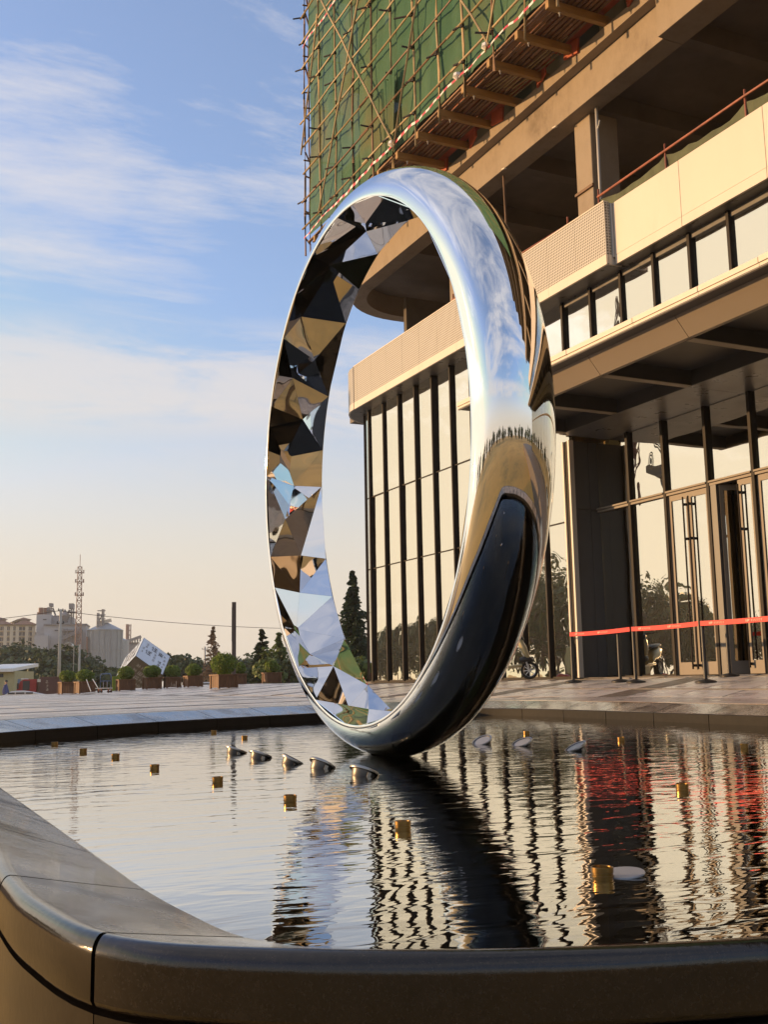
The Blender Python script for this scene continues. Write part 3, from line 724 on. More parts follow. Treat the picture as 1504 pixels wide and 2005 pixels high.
# rounded end bay
cx0 = P0+.47
for k in range(4):
    a0, a1 = pi-k*pi/8, pi-(k+1)*pi/8
    q0 = V((cx0+.46*cos(a0), YC+.46*sin(a0), 0)); q1 = V((cx0+.46*cos(a1), YC+.46*sin(a1), 0))
    for zb, zt_ in rows:
        d = (q1-q0)*0.49
        MB().obox((q0+q1)/2+V((0, 0, (zb+zt_)/2)), d, (q1-q0).cross(V((0, 0, 1))).normalized()*.006, V((0, 0, (zt_-zb)/2))).build('glass_pane', glass, bld)
for a in (pi, pi*0.75, pi*0.5):
    c = V((cx0+.47*cos(a), YC+.47*sin(a), 0)); nrm = V((cos(a), sin(a), 0)); t_ = V((-sin(a), cos(a), 0))
    if a < pi: MB().obox(c+nrm*.03+V((0, 0, (FZ+ZT)/2)), nrm*.08, t_*.034, V((0, 0, (ZT-FZ)/2))).build('mullion', bronze, bld)
for i in range(6):
    x0 = cx0+.05+i*1.3
    for zb, zt_ in rows: MB().box(x0, x0+1.2, YC+.464, YC+.476, zb, zt_).build('glass_pane', glass, bld)
    MB().box(x0+1.2, x0+1.3, YC+.40, YC+.58, FZ, ZT).build('mullion', bronze, bld)
# soffit behind the parapet bands, glass head
def band_arc(x, r, yc, n=8, xe=20):
    """front line at x from y=.. , rounded corner of radius r about (x+r, yc), then along +X"""
    return [(x+r+r*cos(pi-pi/2*k/n), yc+r*sin(pi-pi/2*k/n)) for k in range(n+1)]
XB, XS = 13.22, 13.39
RB, YBC = 1.8, 29.62
arc_b = band_arc(XB, RB, YBC)
sof_y = [18.9+2.08*k for k in range(6)]
for a, b in zip([16.89]+sof_y[:-1], [18.895]+[y-.006 for y in sof_y[1:]]):
    MB().box(XB+.01, P0+.3, a, b, ZT, ZT+.02).build('soffit_panel', grey_metal, bld)
poly = [(XB+.01, sof_y[-1])]+[(x+.01 if i == 0 else x, y) for i, (x, y) in enumerate(arc_b)]+[(20, YBC+RB), (20, YC+.3), (P0+.3, sof_y[-1])]
MB().prism(poly, ZT, ZT+.02).build('soffit_panel', grey_metal, bld)
for a in [-16.02+2.1*k for k in range(16)]:
    MB().box(XS+.01, P0+.3, a, min(a+2.094, 16.84), ZT, ZT+.02).build('soffit_panel', grey_metal, bld)
# perforated parapet: bays, and a plain trim below
YB = [16.89]+[17.94+1.04*k for k in range(12)]
YB = [y for y in YB if y < YBC-.2]+[YBC]
for a, b in zip(YB[:-1], YB[1:]):
    MB().box(XB, XB+.04, a+.004, b-.004, ZT+.215, 10.0).build('perforated_panel', perforated, bld)
for a in range(0, len(YB)-1, 2):
    b = min(a+2, len(YB)-1)
    MB().box(XB-.006, XB+.05, YB[a]+.003, YB[b]-.003, ZT-.003, ZT+.212).build('trim_panel', cream, bld)
    MB().box(XB-.012, XB+.12, YB[a]+.003, YB[b]-.003, 10.0, 10.03).build('coping_cap', cream, bld)
for k in range(8):
    (x0, y0), (x1, y1) = arc_b[k], arc_b[k+1]
    c = (V((x0, y0, 0))+V((x1, y1, 0)))/2; d = (V((x1, y1, 0))-V((x0, y0, 0)))/2; nr = d.cross(V((0, 0, 1))).normalized()
    MB().obox(c+V((0, 0, ZT+.215+.56)), d*.995, nr*.02, V((0, 0, .57))).build('perforated_panel', perforated, bld)
    MB().obox(c+V((0, 0, ZT+.105)), d, nr*.025, V((0, 0, .107))).build('trim_panel', cream, bld)
for k in range(5):
    MB().box(XB+RB+k*1.04, XB+RB+1.03+k*1.04, YBC+RB-.02, YBC+RB, ZT+.215, 10.0).build('perforated_panel', perforated, bld)
MB().box(XB+RB, 20.2, YBC+RB-.025, YBC+RB+.005, ZT, ZT+.212).build('trim_panel', cream, bld)
# returned end of the perforated band and the smooth parapet beside it
MB().box(XB+.042, XS+.2, 16.89, 16.91, ZT+.215, 10.0).build('perforated_panel', perforated, bld)
MB().box(XB+.06, XS+.2, 16.885, 16.925, ZT-.003, ZT+.212).build('trim_panel', cream, bld)
MB().box(XS-.03, XS+.1, 16.83, 16.875, ZT+.15, 9.97).build('corner_trim', pvc, bld)
ys = [16.82, 14.82, 12.68, 10.55, 8.4, 6.2]+[4.1-2.1*k for k in range(10)]
for a, b in zip(ys[1:], ys[:-1]):
    MB().box(XS, XS+.06, a+.005, b-.005, ZT+.19, 9.97).build('parapet_panel', cream, bld, bevel=.003)
    MB().box(XS, XS+.06, a+.012, b-.002, ZT-.004, ZT+.186).build('parapet_panel', cream, bld)
# upper windows over the canopy
YU = [19.2-1.045*k for k in range(34)]
um = piece('mullion', MB().box(-.07, .045, -.034, .034, 0, ZT-5.6), bronze)
up_ = piece('glass_pane', MB().box(-.006, .006, -.485, .485, 0, ZT-5.6), glass)
for y in YU: put('mullion', um, P0, y, 5.6)
for y in YU[:-1]:
    put('glass_pane', up_, P0+.012, y-.5225, 5.6, (0, random.uniform(-.006, .006), random.uniform(-.006, .006)))
    MB().box(P0-.02, P0+.03, y-1.007, y-.038, ZT-.12, ZT-.001).build('window_head', grey_metal, bld)
blind_m = mat('pale vertical blind', (0.62, 0.58, 0.48), 0.8, var=0.08)
rb_ = random.Random(5)
for i in range(15):
    y_ = 19.7+i*.68+rb_.uniform(-.2, .2); w_ = rb_.uniform(.08, .26)
    MB().box(P0+.30, P0+.315, y_-w_, y_+w_, FZ+.1, ZT-.3).build('blind', blind_m, bld)
# entrance canopy
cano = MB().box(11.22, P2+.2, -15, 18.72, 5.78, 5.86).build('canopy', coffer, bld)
CY = [18.76, 16.82, 14.67, 12.43, 10.2, 8.0, 5.8]+[3.6-2.2*k for k in range(9)]
for a, b in zip(CY[1:], CY[:-1]):
    MB().sweep([(10.965, 5.815), (11.215, 5.51), (11.30, 5.51), (11.30, 5.56), (11.03, 5.86), (10.965, 5.86)], a+.006, b-.006).build('fascia_panel', taupe, cano)
    MB().box(10.70, 10.96, a+.004, b-.004, 5.818, 5.835).build('edge_soffit', dark_panel, cano)
cuts = [18.78, 17.9, 16.0, 14.9, 13.1, 11.6, 10.4, 9.0, 6.0, 3, 0, -3, -6, -9, -12, -15]
for a, b in zip(cuts[1:], cuts[:-1]):
    j = random.uniform(0, .012)
    MB().box(10.69-j, 11.5, a+.008, b-.008, 5.885, 5.965+j).build('edge_flashing', cream, cano)
    MB().box(10.705, 10.75, a+.004, b-.004, 5.815, 5.88).build('edge_strip', cream, cano)
MB().sweep([(10.74, 5.84), (11.02, 5.82), (11.25, 5.53), (P2, 5.53), (P2, 5.86), (10.74, 5.86)], 18.72, 18.755).build('end_panel', taupe, cano)
for y in (18.6, 16.82, 14.67, 12.5, 10.35, 8.2, 6, 3.8, 1.6, -.6, -2.8, -5):
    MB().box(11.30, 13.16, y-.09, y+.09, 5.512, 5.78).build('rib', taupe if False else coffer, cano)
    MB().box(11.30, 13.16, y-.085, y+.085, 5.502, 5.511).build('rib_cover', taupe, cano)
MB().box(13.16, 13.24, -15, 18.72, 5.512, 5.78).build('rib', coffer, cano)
for a, b in zip(CY[1:], CY[:-1]):
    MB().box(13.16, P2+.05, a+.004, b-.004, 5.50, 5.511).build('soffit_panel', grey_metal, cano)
# return wall beside the entrance
MB().box(P0+.02, P0+.45, 19.17, 19.22, FZ, 3.98).build('cladding_panel', dark_panel, bld)
MB().box(P0+.02, P0+.45, 19.17, 19.22, 3.99, 5.50).build('cladding_panel', dark_panel, bld)
MB().box(P0+.456, P2, 19.165, 19.22, FZ, 3.98).build('cladding_panel', dark_panel, bld)
MB().box(P0+.456, P2, 19.165, 19.22, 3.99, 5.50).build('cladding_panel', dark_panel, bld)
MB().box(P0-.10, P0+.02, 19.10, 19.16, FZ, 5.5).build('column_edge', cream, bld)
MB().box(P0-.10, P0+.02, 19.33, 19.38, FZ, 5.5).build('column_edge', cream, bld)
MB().box(P0-.06, P0+.02, 19.16, 19.33, FZ, 5.5).build('column_face', bronze, bld)
# entrance glazing
ent_y = [19.16, 18.24, 17.12]
em = piece('mullion', MB().box(-.08, .05, -.036, .036, 0, 5.5-FZ), bronze)
for y in (18.05, 16.92, 15.68, 14.50, 13.4, 12.2, 11.0, 9.8, *[8.6-1.2*k for k in range(20)]): put('mullion', em, P2, y, FZ)
bays = [(19.16, 18.09), (18.01, 16.96), (16.88, 15.72), (15.64, 14.54), (14.46, 13.44), (13.36, 12.24), (12.16, 11.04), (10.96, 9.84)]+[(9.76-1.2*k, 8.64-1.2*k) for k in range(20)]
for i, (a, b) in enumerate(bays):
    MB().box(P2, P2+.012, b, a, 4.03, 5.49).build('glass_pane', glass, bld)
    MB().box(P2-.10, P2+.03, b, a, 3.985, 4.02).build('transom', door_metal, bld)
    MB().box(P2-.07, P2+.03, b, a, 3.93, 3.975).build('transom', door_metal, bld)
    MB().box(P2-.05, P2+.03, b, a, 3.974, 3.986).build('transom', bronze, bld)
for a, b in bays[:2]+bays[6:]:
    MB().box(P2, P2+.012, b, a, FZ+.03, 3.92).build('glass_pane', glass, bld)
MB().box(P2-.03, P2+.05, -15, 11.0, FZ, FZ+.03).build('sill', bronze, bld)
MB().box(P2-.03, P2+.05, 16.96, 19.16, FZ, FZ+.03).build('sill', bronze, bld)
def door(hinge_y, width, sgn, angle, handle=True):
    """leaf from the hinge, sgn -1 runs towards the viewer; angle swings it inwards"""
    d = V((sin(angle), sgn*cos(angle), 0)); nrm = V((-abs(cos(angle)), sgn*sin(angle), 0)); nrm = V((d.y*sgn*-1*1.0, -d.x*sgn*-1*1.0, 0))
    nrm = V((-abs(d.y), d.x*(1 if d.y > 0 else -1), 0))
    h = V((P2+.0, hinge_y, 0)); up = V((0, 0, 1)); zb, zt_ = FZ+.015, 3.92
    def bx(s0, s1, z0, z1, t0=-.025, t1=.025, m=None, name=None, par=None):
        c = h+d*((s0+s1)/2)+nrm*((t0+t1)/2)+up*((z0+z1)/2)
        return MB().obox(c, d*((s1-s0)/2), nrm*((t1-t0)/2), up*((z1-z0)/2)).build(name, m, par)
    fr = MB()
    for s0, s1, z0, z1 in ((0, .075, zb, zt_), (width-.075, width, zb, zt_), (.075, width-.075, zb, zb+.24), (.075, width-.075, zt_-.11, zt_)):
        fr.obox(h+d*((s0+s1)/2)+up*((z0+z1)/2), d*((s1-s0)/2), nrm*.025, up*((z1-z0)/2))
    o = fr.build('door', door_metal, bld)
    bx(.075, width-.075, zb+.24, zt_-.11, -.005, .005, glass, 'door_glass', o)
    if handle:
        s = width-.045
        hb = MB().tube([h+d*(s-.03)+nrm*.095+up*(FZ+.12), h+d*(s-.03)+nrm*.095+up*3.83], .017, 8)
        for z in (.55, 3.0, 3.68): hb.bar(h+d*s+nrm*.02+up*z, h+d*(s-.03)+nrm*.10+up*z, .03, .05)
        hb.build('door_handle', bronze, o)
    return o
door(16.87, .57, -1, 0); door(15.73, .57, 1, 0)
door(15.46, .80, -1, radians(62)); door(14.55, .40, 1, 0)
for h0, w_, s_, a_ in ((14.45, .5, -1, 0), (13.45, .55, 1, 0), (13.3, .5, -1, 0), (12.28, .5, 1, 0)): door(h0, w_, s_, a_)
MB().box(P2-.06, P2+.05, 15.48, 15.64, FZ, 3.93).build('door_jamb', dark_panel, bld)
MB().box(P2-.05, P2+.05, 16.88, 16.93, FZ, 3.93).build('door_jamb', door_metal, bld)
# interior seen through the glass
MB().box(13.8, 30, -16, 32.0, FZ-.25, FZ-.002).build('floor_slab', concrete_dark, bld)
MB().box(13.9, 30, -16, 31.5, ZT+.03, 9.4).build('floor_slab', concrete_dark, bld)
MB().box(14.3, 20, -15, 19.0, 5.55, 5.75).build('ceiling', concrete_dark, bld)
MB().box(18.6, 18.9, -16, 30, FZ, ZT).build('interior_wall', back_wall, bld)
for y in (12.2, 18.4, 24.4): MB().box(15.2, 15.8, y-.3, y+.3, FZ, ZT).build('column', concrete, bld, bevel=.01)
for y in (14.4, 17.9): MB().box(16.6, 16.95, y-.18, y+.18, FZ, 5.5).build('column', concrete, bld)
# open concrete floor above the parapet
ZB = 12.73
cols = [(13.9, 18.39), (13.9, 24.33), (13.9, 12.45), (13.9, 6.4), (13.9, .4), (13.9, -5.6), (17.8, 31.75)]
for x, y in cols:
    MB().box(x, x+.75, y-.295, y+.295, 9.4, ZB+.02).build('column', concrete, bld, bevel=.012)
arc_o = band_arc(13.55, 2.4, 29.95, 10); arc_i = band_arc(14.05, 1.9, 29.95, 10)
def arcbeam(ao, ai, y0, xe, z0, z1):
    o_ = [(ao[0][0], y0)]+ao+[(xe, ao[-1][1])]; i_ = [(ai[0][0], y0)]+ai+[(xe, ai[-1][1])]
    return o_, i_
for y0, y1 in ((15.21, 29.95),):
    MB().box(13.55, 14.05, y0, y1, ZB, 13.53).build('edge_beam', concrete, bld, bevel=.008)
MB().box(13.42, 14.05, -16, 15.2, ZB-.0, 13.53).build('edge_beam', concrete, bld, bevel=.008)
o_, i_ = arc_o+[(22, arc_o[-1][1])], arc_i+[(22, arc_i[-1][1])]
m_ = MB(); n = len(o_)
vs_ = [(p[0], p[1], z) for z in (ZB, 13.53) for p in o_]+[(p[0], p[1], z) for z in (ZB, 13.53) for p in i_]
fs = []
for k in range(n-1):
    fs += [(k, k+1, n+k+1, n+k), (2*n+k, 3*n+k, 3*n+k+1, 2*n+k+1), (k, 2*n+k, 2*n+k+1, k+1), (n+k, n+k+1, 3*n+k+1, 3*n+k)]
m_.add(vs_, fs+[(0, n, 3*n, 2*n), (n-1, 3*n-1, 4*n-1, 2*n-1)]).build('edge_beam', concrete, bld, smooth=40)
o2 = band_arc(13.31, 2.6, 29.95, 10)
slab = [(13.31, -16)]+o2+[(24, o2[-1][1]), (24, -16)]
MB().prism(slab, 13.535, 13.80).build('floor_slab', concrete, bld)
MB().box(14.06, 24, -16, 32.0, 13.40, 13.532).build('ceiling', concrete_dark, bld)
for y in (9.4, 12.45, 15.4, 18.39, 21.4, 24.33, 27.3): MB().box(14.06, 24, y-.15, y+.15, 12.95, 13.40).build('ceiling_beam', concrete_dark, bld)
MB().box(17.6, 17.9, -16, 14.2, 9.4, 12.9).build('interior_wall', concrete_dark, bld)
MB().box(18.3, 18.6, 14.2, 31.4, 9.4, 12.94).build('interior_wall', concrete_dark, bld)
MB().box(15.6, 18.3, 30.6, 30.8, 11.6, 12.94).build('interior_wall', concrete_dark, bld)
# upper storeys behind the netting
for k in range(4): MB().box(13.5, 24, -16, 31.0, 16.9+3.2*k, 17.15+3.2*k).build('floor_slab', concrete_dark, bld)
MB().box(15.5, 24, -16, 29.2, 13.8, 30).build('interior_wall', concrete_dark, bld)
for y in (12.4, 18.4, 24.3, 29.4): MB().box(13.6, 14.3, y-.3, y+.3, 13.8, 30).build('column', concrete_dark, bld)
MB().tube([(13.9, 17.86, 10.0), (13.9, 17.84, 12.75)], .036, 10).build('drain_pipe', pvc, bld, smooth=True)
MB().tube([(13.9, 17.85, 12.2), (13.88, 17.76, 12.26), (13.88, 17.72, 12.36)], .02, 8).build('pipe_bracket', pvc, bld)
MB().bar((13.87, 18.70, 11.02), (13.87, 18.05, 11.02), .05, .06).build('column_clamp', bamboo_dark, bld)
for y in (21.2, 19.0, 23.2): MB().bar((13.55, y, 12.74), (13.535, y-.16, 12.70), .05, .03).build('formwork_scrap', cream, bld)

MB().box(XS+.062, XS+.08, -15, 16.8, ZT, 9.9).build('added_seam_backing', dark_panel, bld)  # dark sheet added behind the panels to keep light out of the seams
# steel guard rails with slumped green tarpaulin on the open floor
def rail(y0, y1, label, z0=9.9, xr=13.62):
    t = thing('guard_rail', (xr, y0, z0), label, 'guard rail', 'guard rails along the open concrete floor')
    MB().tube([(xr, y0, z0+.58), (xr, (y0+y1)/2, z0+.62), (xr, y1, z0+.56)], .026, 8).build('rail', rail_red, t, smooth=True)
    n = max(2, int(abs(y1-y0)/1.9))
    for k in range(n+1):
        y = y0+(y1-y0)*k/n; MB().tube([(xr+.03, y, z0-.4), (xr+.03, y, z0+.76)], .022, 8).build('post', rail_red, t, smooth=True)
    m = MB(); N_ = 40; vs_ = []
    for k in range(N_+1):
        y = y0+(y1-y0)*k/N_; sag = .05+.20*(1-abs(2*((k/N_*n) % 1)-1)**2)*(.6+.6*noise.noise((y*.7, 5, 0)))+.05*noise.noise((y*3, 1, 2))
        for j in range(5):
            q = j/4; vs_.append((xr+.05+.04*noise.noise((y*2.3, j*.6, 1)), y, z0+.57-sag*(1-q)-.6*q))
    for k in range(N_):
        for j in range(4): m.f.append([k*5+j, k*5+j+1, (k+1)*5+j+1, (k+1)*5+j]); m.mi.append(0)
    m.v = [V(p) for p in vs_]
    m.build('tarpaulin', tarp, t, smooth=True)
rail(17.6, 9.0, 'rust red guard rail with slumped tarpaulin behind the smooth cream parapet')
rail(24.0, 18.75, 'guard rail behind the perforated parapet between two concrete columns', z0=9.75)
rail(29.2, 24.7, 'guard rail behind the perforated parapet at the rounded end', z0=9.58)
o = MB().tube([(13.7, 21.3, 9.6), (13.72, 21.42, 12.7)], .03, 8).build('prop_pole', bamboo_dark); tag(o, 'thin leaning prop pole standing in the open floor behind the parapet', 'pole')

# ------------------------------------------------------------------ bamboo scaffold with green netting
XN = 11.91
scf = thing('bamboo_scaffold', (XN, 22, 13.8), 'tall bamboo scaffold hung with green netting, carried on timber joists over the facade', 'scaffold')
ZS0, ZS1 = 14.12, 25.5
ypol = [30.1-1.26*k for k in range(17)]
def pole(p, q, r, m, name='bamboo_pole', wob=.024, n=7):
    p, q = V(p), V(q); l = (q-p).length; k = max(3, int(l/1.3)); pts = []
    for i in range(k+1):
        t = i/k; pts.append(p.lerp(q, t)+V((random.uniform(-wob, wob), random.uniform(-wob, wob), random.uniform(-wob, wob)))*(1 if 0 < i < k else 0))
    return MB().tube(pts, r, 6, r2=r*.82).build(name, m, scf, smooth=60)
for i, y in enumerate(ypol):
    pole((XN-.05, y+random.uniform(-.05, .05), 13.62+random.uniform(-.1, .1)), (XN-.05, y+random.uniform(-.05, .05), ZS1), .034, bamboo_dark if i in (0, 4, 9) or random.random() < .15 else bamboo)
zbar = [14.55+.905*k for k in range(12)]
bars_ = []
for i, z in enumerate(zbar):
    for a, b in ((30.3, 25.2), (25.6, 20.1), (20.6, 9.6)):
        zz = z+random.uniform(-.04, .04)
        pole((XN-.10-random.uniform(0, .03), a+random.uniform(-.2, .2), zz), (XN-.10, b+random.uniform(-.2, .2), zz+random.uniform(-.08, .08)), .031, bamboo if random.random() < .85 else bamboo_dark)
DG = [((28.6, 21.6), (23.5, 14.1)), ((21.2, 19.3), (23.6, 14.0)), ((25.3, 20.1), (28.75, 14.5)), ((23.9, 22.2), (18.75, 14.2)), ((16.6, 19.2), (18.9, 14.1)), ((28.7, 21.0), (30.2, 17.0))]
for (ya, za), (yb, zb_) in DG: pole((XN-.16, ya, za), (XN-.16, yb, zb_), .032, bamboo, wob=.02)
for i, y in enumerate(ypol[:14]):
    for z in zbar:
        if random.random() < .62:
            m = MB().lathe((XN-.07, y, z-.06), [(.05, 0), (.062, .05), (.05, .11)], 6)
            m.bar((XN-.09, y+.08, z), (XN-.09-random.uniform(.05, .3), y+random.uniform(.1, .42), z+random.uniform(-.05, .05)), .035)
            m.build('lashing', lashing, scf)
for k in range(10):
    z = 14.3+k*.95+random.uniform(-.2, .2); MB().tube([(XN-.05, 30.1, z), (XN+.3, 30.45+random.uniform(0, .25), z+random.uniform(-.35, .35))], .028, 6).build('putlog', bamboo_dark, scf)
for (y, x) in ((30.15, XN+.12), (30.1, XN+.5), (30.05, XN+.95)): pole((x, y, 13.7), (x, y+.05, ZS1), .03, bamboo_dark)
for z in (15.0, 16.8, 18.6, 20.4, 22.2): pole((XN-.1, 30.12, z), (XN+1.3, 30.15, z+.1), .026, bamboo_dark)
# netting: overlapping sheets between the poles, creased
def net_sheet(ya, yb, za, zb_, x, seed):
    r_ = random.Random(seed); ny, nz2 = 26, 44; m = MB(); vs_ = []
    for i in range(ny+1):
        for j in range(nz2+1):
            u_, w_ = i/ny, j/nz2; y = ya+(yb-ya)*u_; z = za+(zb_-za)*w_
            dx = .07*noise.noise((y*1.1+seed, z*.5, seed*.7))+.045*noise.noise((y*3.2, z*.9, seed))+.02*noise.noise((y*8, z*2, seed))
            vs_.append((x+dx-.0, y+.02*noise.noise((y*2, z*2, 3)), z))
    for i in range(ny):
        for j in range(nz2):
            a = i*(nz2+1)+j; m.f.append([a, a+1, a+nz2+2, a+nz2+1]); m.mi.append(0)
    m.v = [V(p) for p in vs_]; return m.build('netting', net_m, scf, smooth=True)
for k, (a, b) in enumerate(((29.95, 26.6), (26.75, 23.5), (23.65, 20.1), (20.25, 16.9), (17.0, 13.2), (13.3, 9.3), (9.4, 3))):
    net_sheet(a, b, 14.22, 19.4, XN+.06+.02*(k % 2), k*3+1); net_sheet(a, b, 19.3, 25.4, XN+.04+.02*(k % 2), k*3+2)
# loose hanging folds of net
for (yc_, zt_, w_, h_, sd) in ((23.9, 16.2, .8, 2.1, 5), (21.9, 22.4, .5, 2.4, 6), (22.5, 21.5, .6, 2.0, 9)):
    m = MB(); vs_ = []
    for i in range(15):
        for j in range(11):
            u_ = i/14-.5; w_2 = j/10
            vs_.append((XN-.10-.05*sin(i*1.9)*(1-.5*w_2), yc_+u_*w_*(1-.55*w_2), zt_-h_*w_2+.1*sin(i*.8)))
    for i in range(14):
        for j in range(10):
            a = i*11+j; m.f.append([a, a+1, a+12, a+11]); m.mi.append(0)
    m.v = [V(p) for p in vs_]; m.build('loose_net', net_m, scf, smooth=True)
# striped tape along the foot of the netting and one storey up
def tape(z, ya, yb, x):
    m = MB(); vs_ = []; N_ = 120
    for k in range(N_+1):
        y = ya+(yb-ya)*k/N_; s_ = .10*noise.noise((y*.55, z, 3))+.08*noise.noise((y*1.9, z, 0)); xx = x-.03*noise.noise((y*2, 4, z))
        hw_ = .05*(.75+.6*noise.noise((y*.9, z, 7))); vs_ += [(xx, y, z+s_+hw_), (xx-.012, y, z+s_-hw_)]
    for k in range(N_): m.f.append([2*k, 2*k+1, 2*k+3, 2*k+2]); m.mi.append(0)
    m.v = [V(p) for p in vs_]; return m.build('warning_tape', striped, scf, smooth=True)
tape(14.2, 30.1, 9.5, XN-.13); tape(20.65, 30.1, 9.5, XN-.14)
for y in (20.1, 18.8, 23.6): 
    MB().lathe((XN-.14, y+.1, 14.25), [(.02, -.09), (.11, -.02), (.09, .06), (.02, .1)], 7).build('tied_rag', white_paint, scf)
# timber joists and the planked underside
for k in range(14):
    y = 29.4-1.16*k
    MB().box(XN-.06, 13.9, y-.06, y+.06, 13.805, 13.99).build('joist', timber, scf, bevel=.006)
    MB().lathe((XN+.25, y, 13.77), [(.012, -.06), (.014, 0), (.03, .01), (.03, .03)], 6).build('bolt', pvc, scf)
for i in range(11):
    x = XN+.02+i*.115
    for a, b in ((30.0, 24.4), (24.7, 18.6), (18.9, 12.2)):
        MB().bar((x+random.uniform(-.02, .02), a+random.uniform(-.25, .2), 14.03+random.uniform(0, .03)), (x+random.uniform(-.02, .02), b, 14.03+random.uniform(0, .03)), random.uniform(.05, .09), .04).build('plank', plank_m if random.random() < .7 else bamboo_dark, scf)
for a, b in ((29.9, 27.2), (26.9, 24.6), (24.2, 21.6), (21.4, 18.5), (18.3, 15.2), (15, 12.3)):
    MB().box(12.25, 13.33, b, a, 14.085, 14.10).build('formwork_board', formwork, scf)
    MB().bar((13.24, a-.3, 13.95), (13.28, a-.75, 13.88), .05, .34).build('formwork_board', formwork, scf)
    MB().bar((13.2, b+.2, 13.98), (13.3, b+.7, 13.9), .04, .3).build('formwork_board', formwork, scf)
for i in range(9): MB().bar((12.4+.1*i, 20+random.uniform(-.4, .4), 14.0), (12.5+.1*i, 18.5+random.uniform(-1, 1), 14.02), .03).build('plank', bamboo, scf)

# ------------------------------------------------------------------ barrier posts, belts, scooter
st_ = thing('barrier_post', (0, 0, 0))
m_ = MB().lathe((0, 0, 0), [(0, 0), (.165, 0), (.168, .022), (.15, .034), (.06, .055), (.032, .062), (0, .064)], 32, cap=False); m_.build('base', black_plastic, st_, smooth=35)
m_ = MB().lathe((0, 0, 0), [(.031, .05), (.031, .90)], 20); m_.build('post', black_plastic, st_, smooth=35)
m_ = MB().lathe((0, 0, 0), [(.035, .88), (.037, .89), (.037, .965), (.03, .975), (0, .976)], 20, cap=False); m_.build('head', black_plastic, st_, smooth=35)
STP = [((12.39, 17.54), 'leftmost black barrier post, in front of the charcoal wall'), ((12.33, 16.0), 'black barrier post close behind the belt, second from the left'),
 ((12.13, 15.31), 'black barrier post third from the left where two belts meet'), ((11.96, 13.37), 'black barrier post standing before the double glass doors'),
 ((13.27, 14.24), 'black barrier post of the rear row, close to the open door'), ((11.80, 11.3), 'barrier post at the right end of the front row'), ((13.1, 11.6), 'barrier post at the right end of the rear row')]
for i, ((x, y), lab) in enumerate(STP):
    if i == 5: continue
    if i == 6: continue
    o = st_ if i == 0 else copy_tree(st_)
    o.location = (x, y, pz(x, y)); tag(o, lab, 'barrier post', 'barrier posts before the entrance')
def belt(p, q, label, seed):
    r_ = random.Random(seed); p, q = V(p), V(q); m = MB(); N_ = 24; d = (q-p); L_ = d.length; d.normalize(); sd = V((d.y, -d.x, 0)).normalized()
    if sd.x > 0: sd = -sd
    t = thing('barrier_belt', p, label, 'barrier belt', 'red belts between the barrier posts')
    def pt(s): return p+d*s-V((0, 0, .018*4*(s/L_)*(1-s/L_)*min(1, L_/3)))
    vs_ = []
    for k in range(N_+1):
        c = pt(L_*k/N_)
        for dz, dn in ((.038, .001), (-.038, .001), (-.038, -.001), (.038, -.001)): vs_.append(c+V((0, 0, dz))+sd*dn)
    fs = [(4*k+s, 4*k+(s+1) % 4, 4*k+4+(s+1) % 4, 4*k+4+s) for k in range(N_) for s in range(4)]
    m.add(vs_, fs).build('webbing', belt_red, t)
    m = MB(); s = .22
    while s < L_-.5:
        def mark(a, w, z0, z1):
            c0, c1 = pt(a), pt(a+w); n_ = sd*.0022
            m.add([c0+V((0, 0, z0))+n_, c1+V((0, 0, z0))+n_, c1+V((0, 0, z1))+n_, c0+V((0, 0, z1))+n_], [(0, 1, 2, 3)])
        mark(s, .018, -.016, .018); mark(s+.035, .012, -.02, .02); mark(s+.047, .04, .006, .018); mark(s+.047, .028, -.008, .002)
        for k in range(7): mark(s+.12+k*.036, .018, .002+.003*(k % 2), .013)
        for k in range(6): mark(s+.12+k*.042, .022, -.012, -.006)
        s += .86
    m.build('printed_marks', belt_print, t)
def head(i, dz=.93): x, y = STP[i][0]; return V((x, y, pz(x, y)+dz))
off_ = V((-.038, 0, 0))
belt(head(0)+off_, head(2)+off_+V((0, .05, 0)), 'red printed belt strung from the leftmost post past the charcoal wall', 1)
belt(head(2)+off_, head(3)+off_+V((0, .05, 0)), 'red printed belt in the middle, before the glass and first doors', 2)
belt(head(3)+off_, head(5)+off_, 'red printed belt leaving the front row towards the right edge', 3)
belt(head(4)+off_, head(6)+off_, 'red printed belt of the rear row, showing just below the front one', 4)

sc = thing('scooter', (12.87, 20.0, .345), 'khaki electric scooter parked behind the ring, front wheel showing', 'scooter', rz=0)
def W_(x, y, z): return V((12.87+x, 20.0+y, .345+z))
# the scooter runs along its own axis sx, pointing to the right of the picture
sx = (RT*0.98+HD*-0.12).normalized(); sy = V((-sx.y, sx.x, 0))
def Q(s, t, z): return V((12.87, 20.0, .345))+sx*s+sy*t+V((0, 0, z))
def wheel(s, nm):
    m = MB(); prof = [(.135, -.045), (.165, -.05), (.188, -.028), (.193, 0), (.188, .028), (.165, .05), (.135, .045)]
    o = m.lathe(Q(s, 0, .193), prof, 32, axis=sy, cap=False).build(nm, rubber, sc, smooth=40)
    m = MB().lathe(Q(s, 0, .193), [(.137, -.035), (.128, -.03), (.128, .03), (.137, .035)], 28, axis=sy, cap=False)
    for k in range(8):
        a = 2*pi*k/8; m.bar(Q(s, 0, .193)+sx*(.03*cos(a))+V((0, 0, .03*sin(a))), Q(s, 0, .193)+sx*(.132*cos(a+.12))+V((0, 0, .132*sin(a+.12))), .018, .022, up=sy)
    m.lathe(Q(s, 0, .193), [(.034, -.045), (.034, .045)], 14, axis=sy); m.build('rim', alloy, o)
wheel(.10, 'wheel'); wheel(-1.12, 'wheel')
m_ = MB(); 
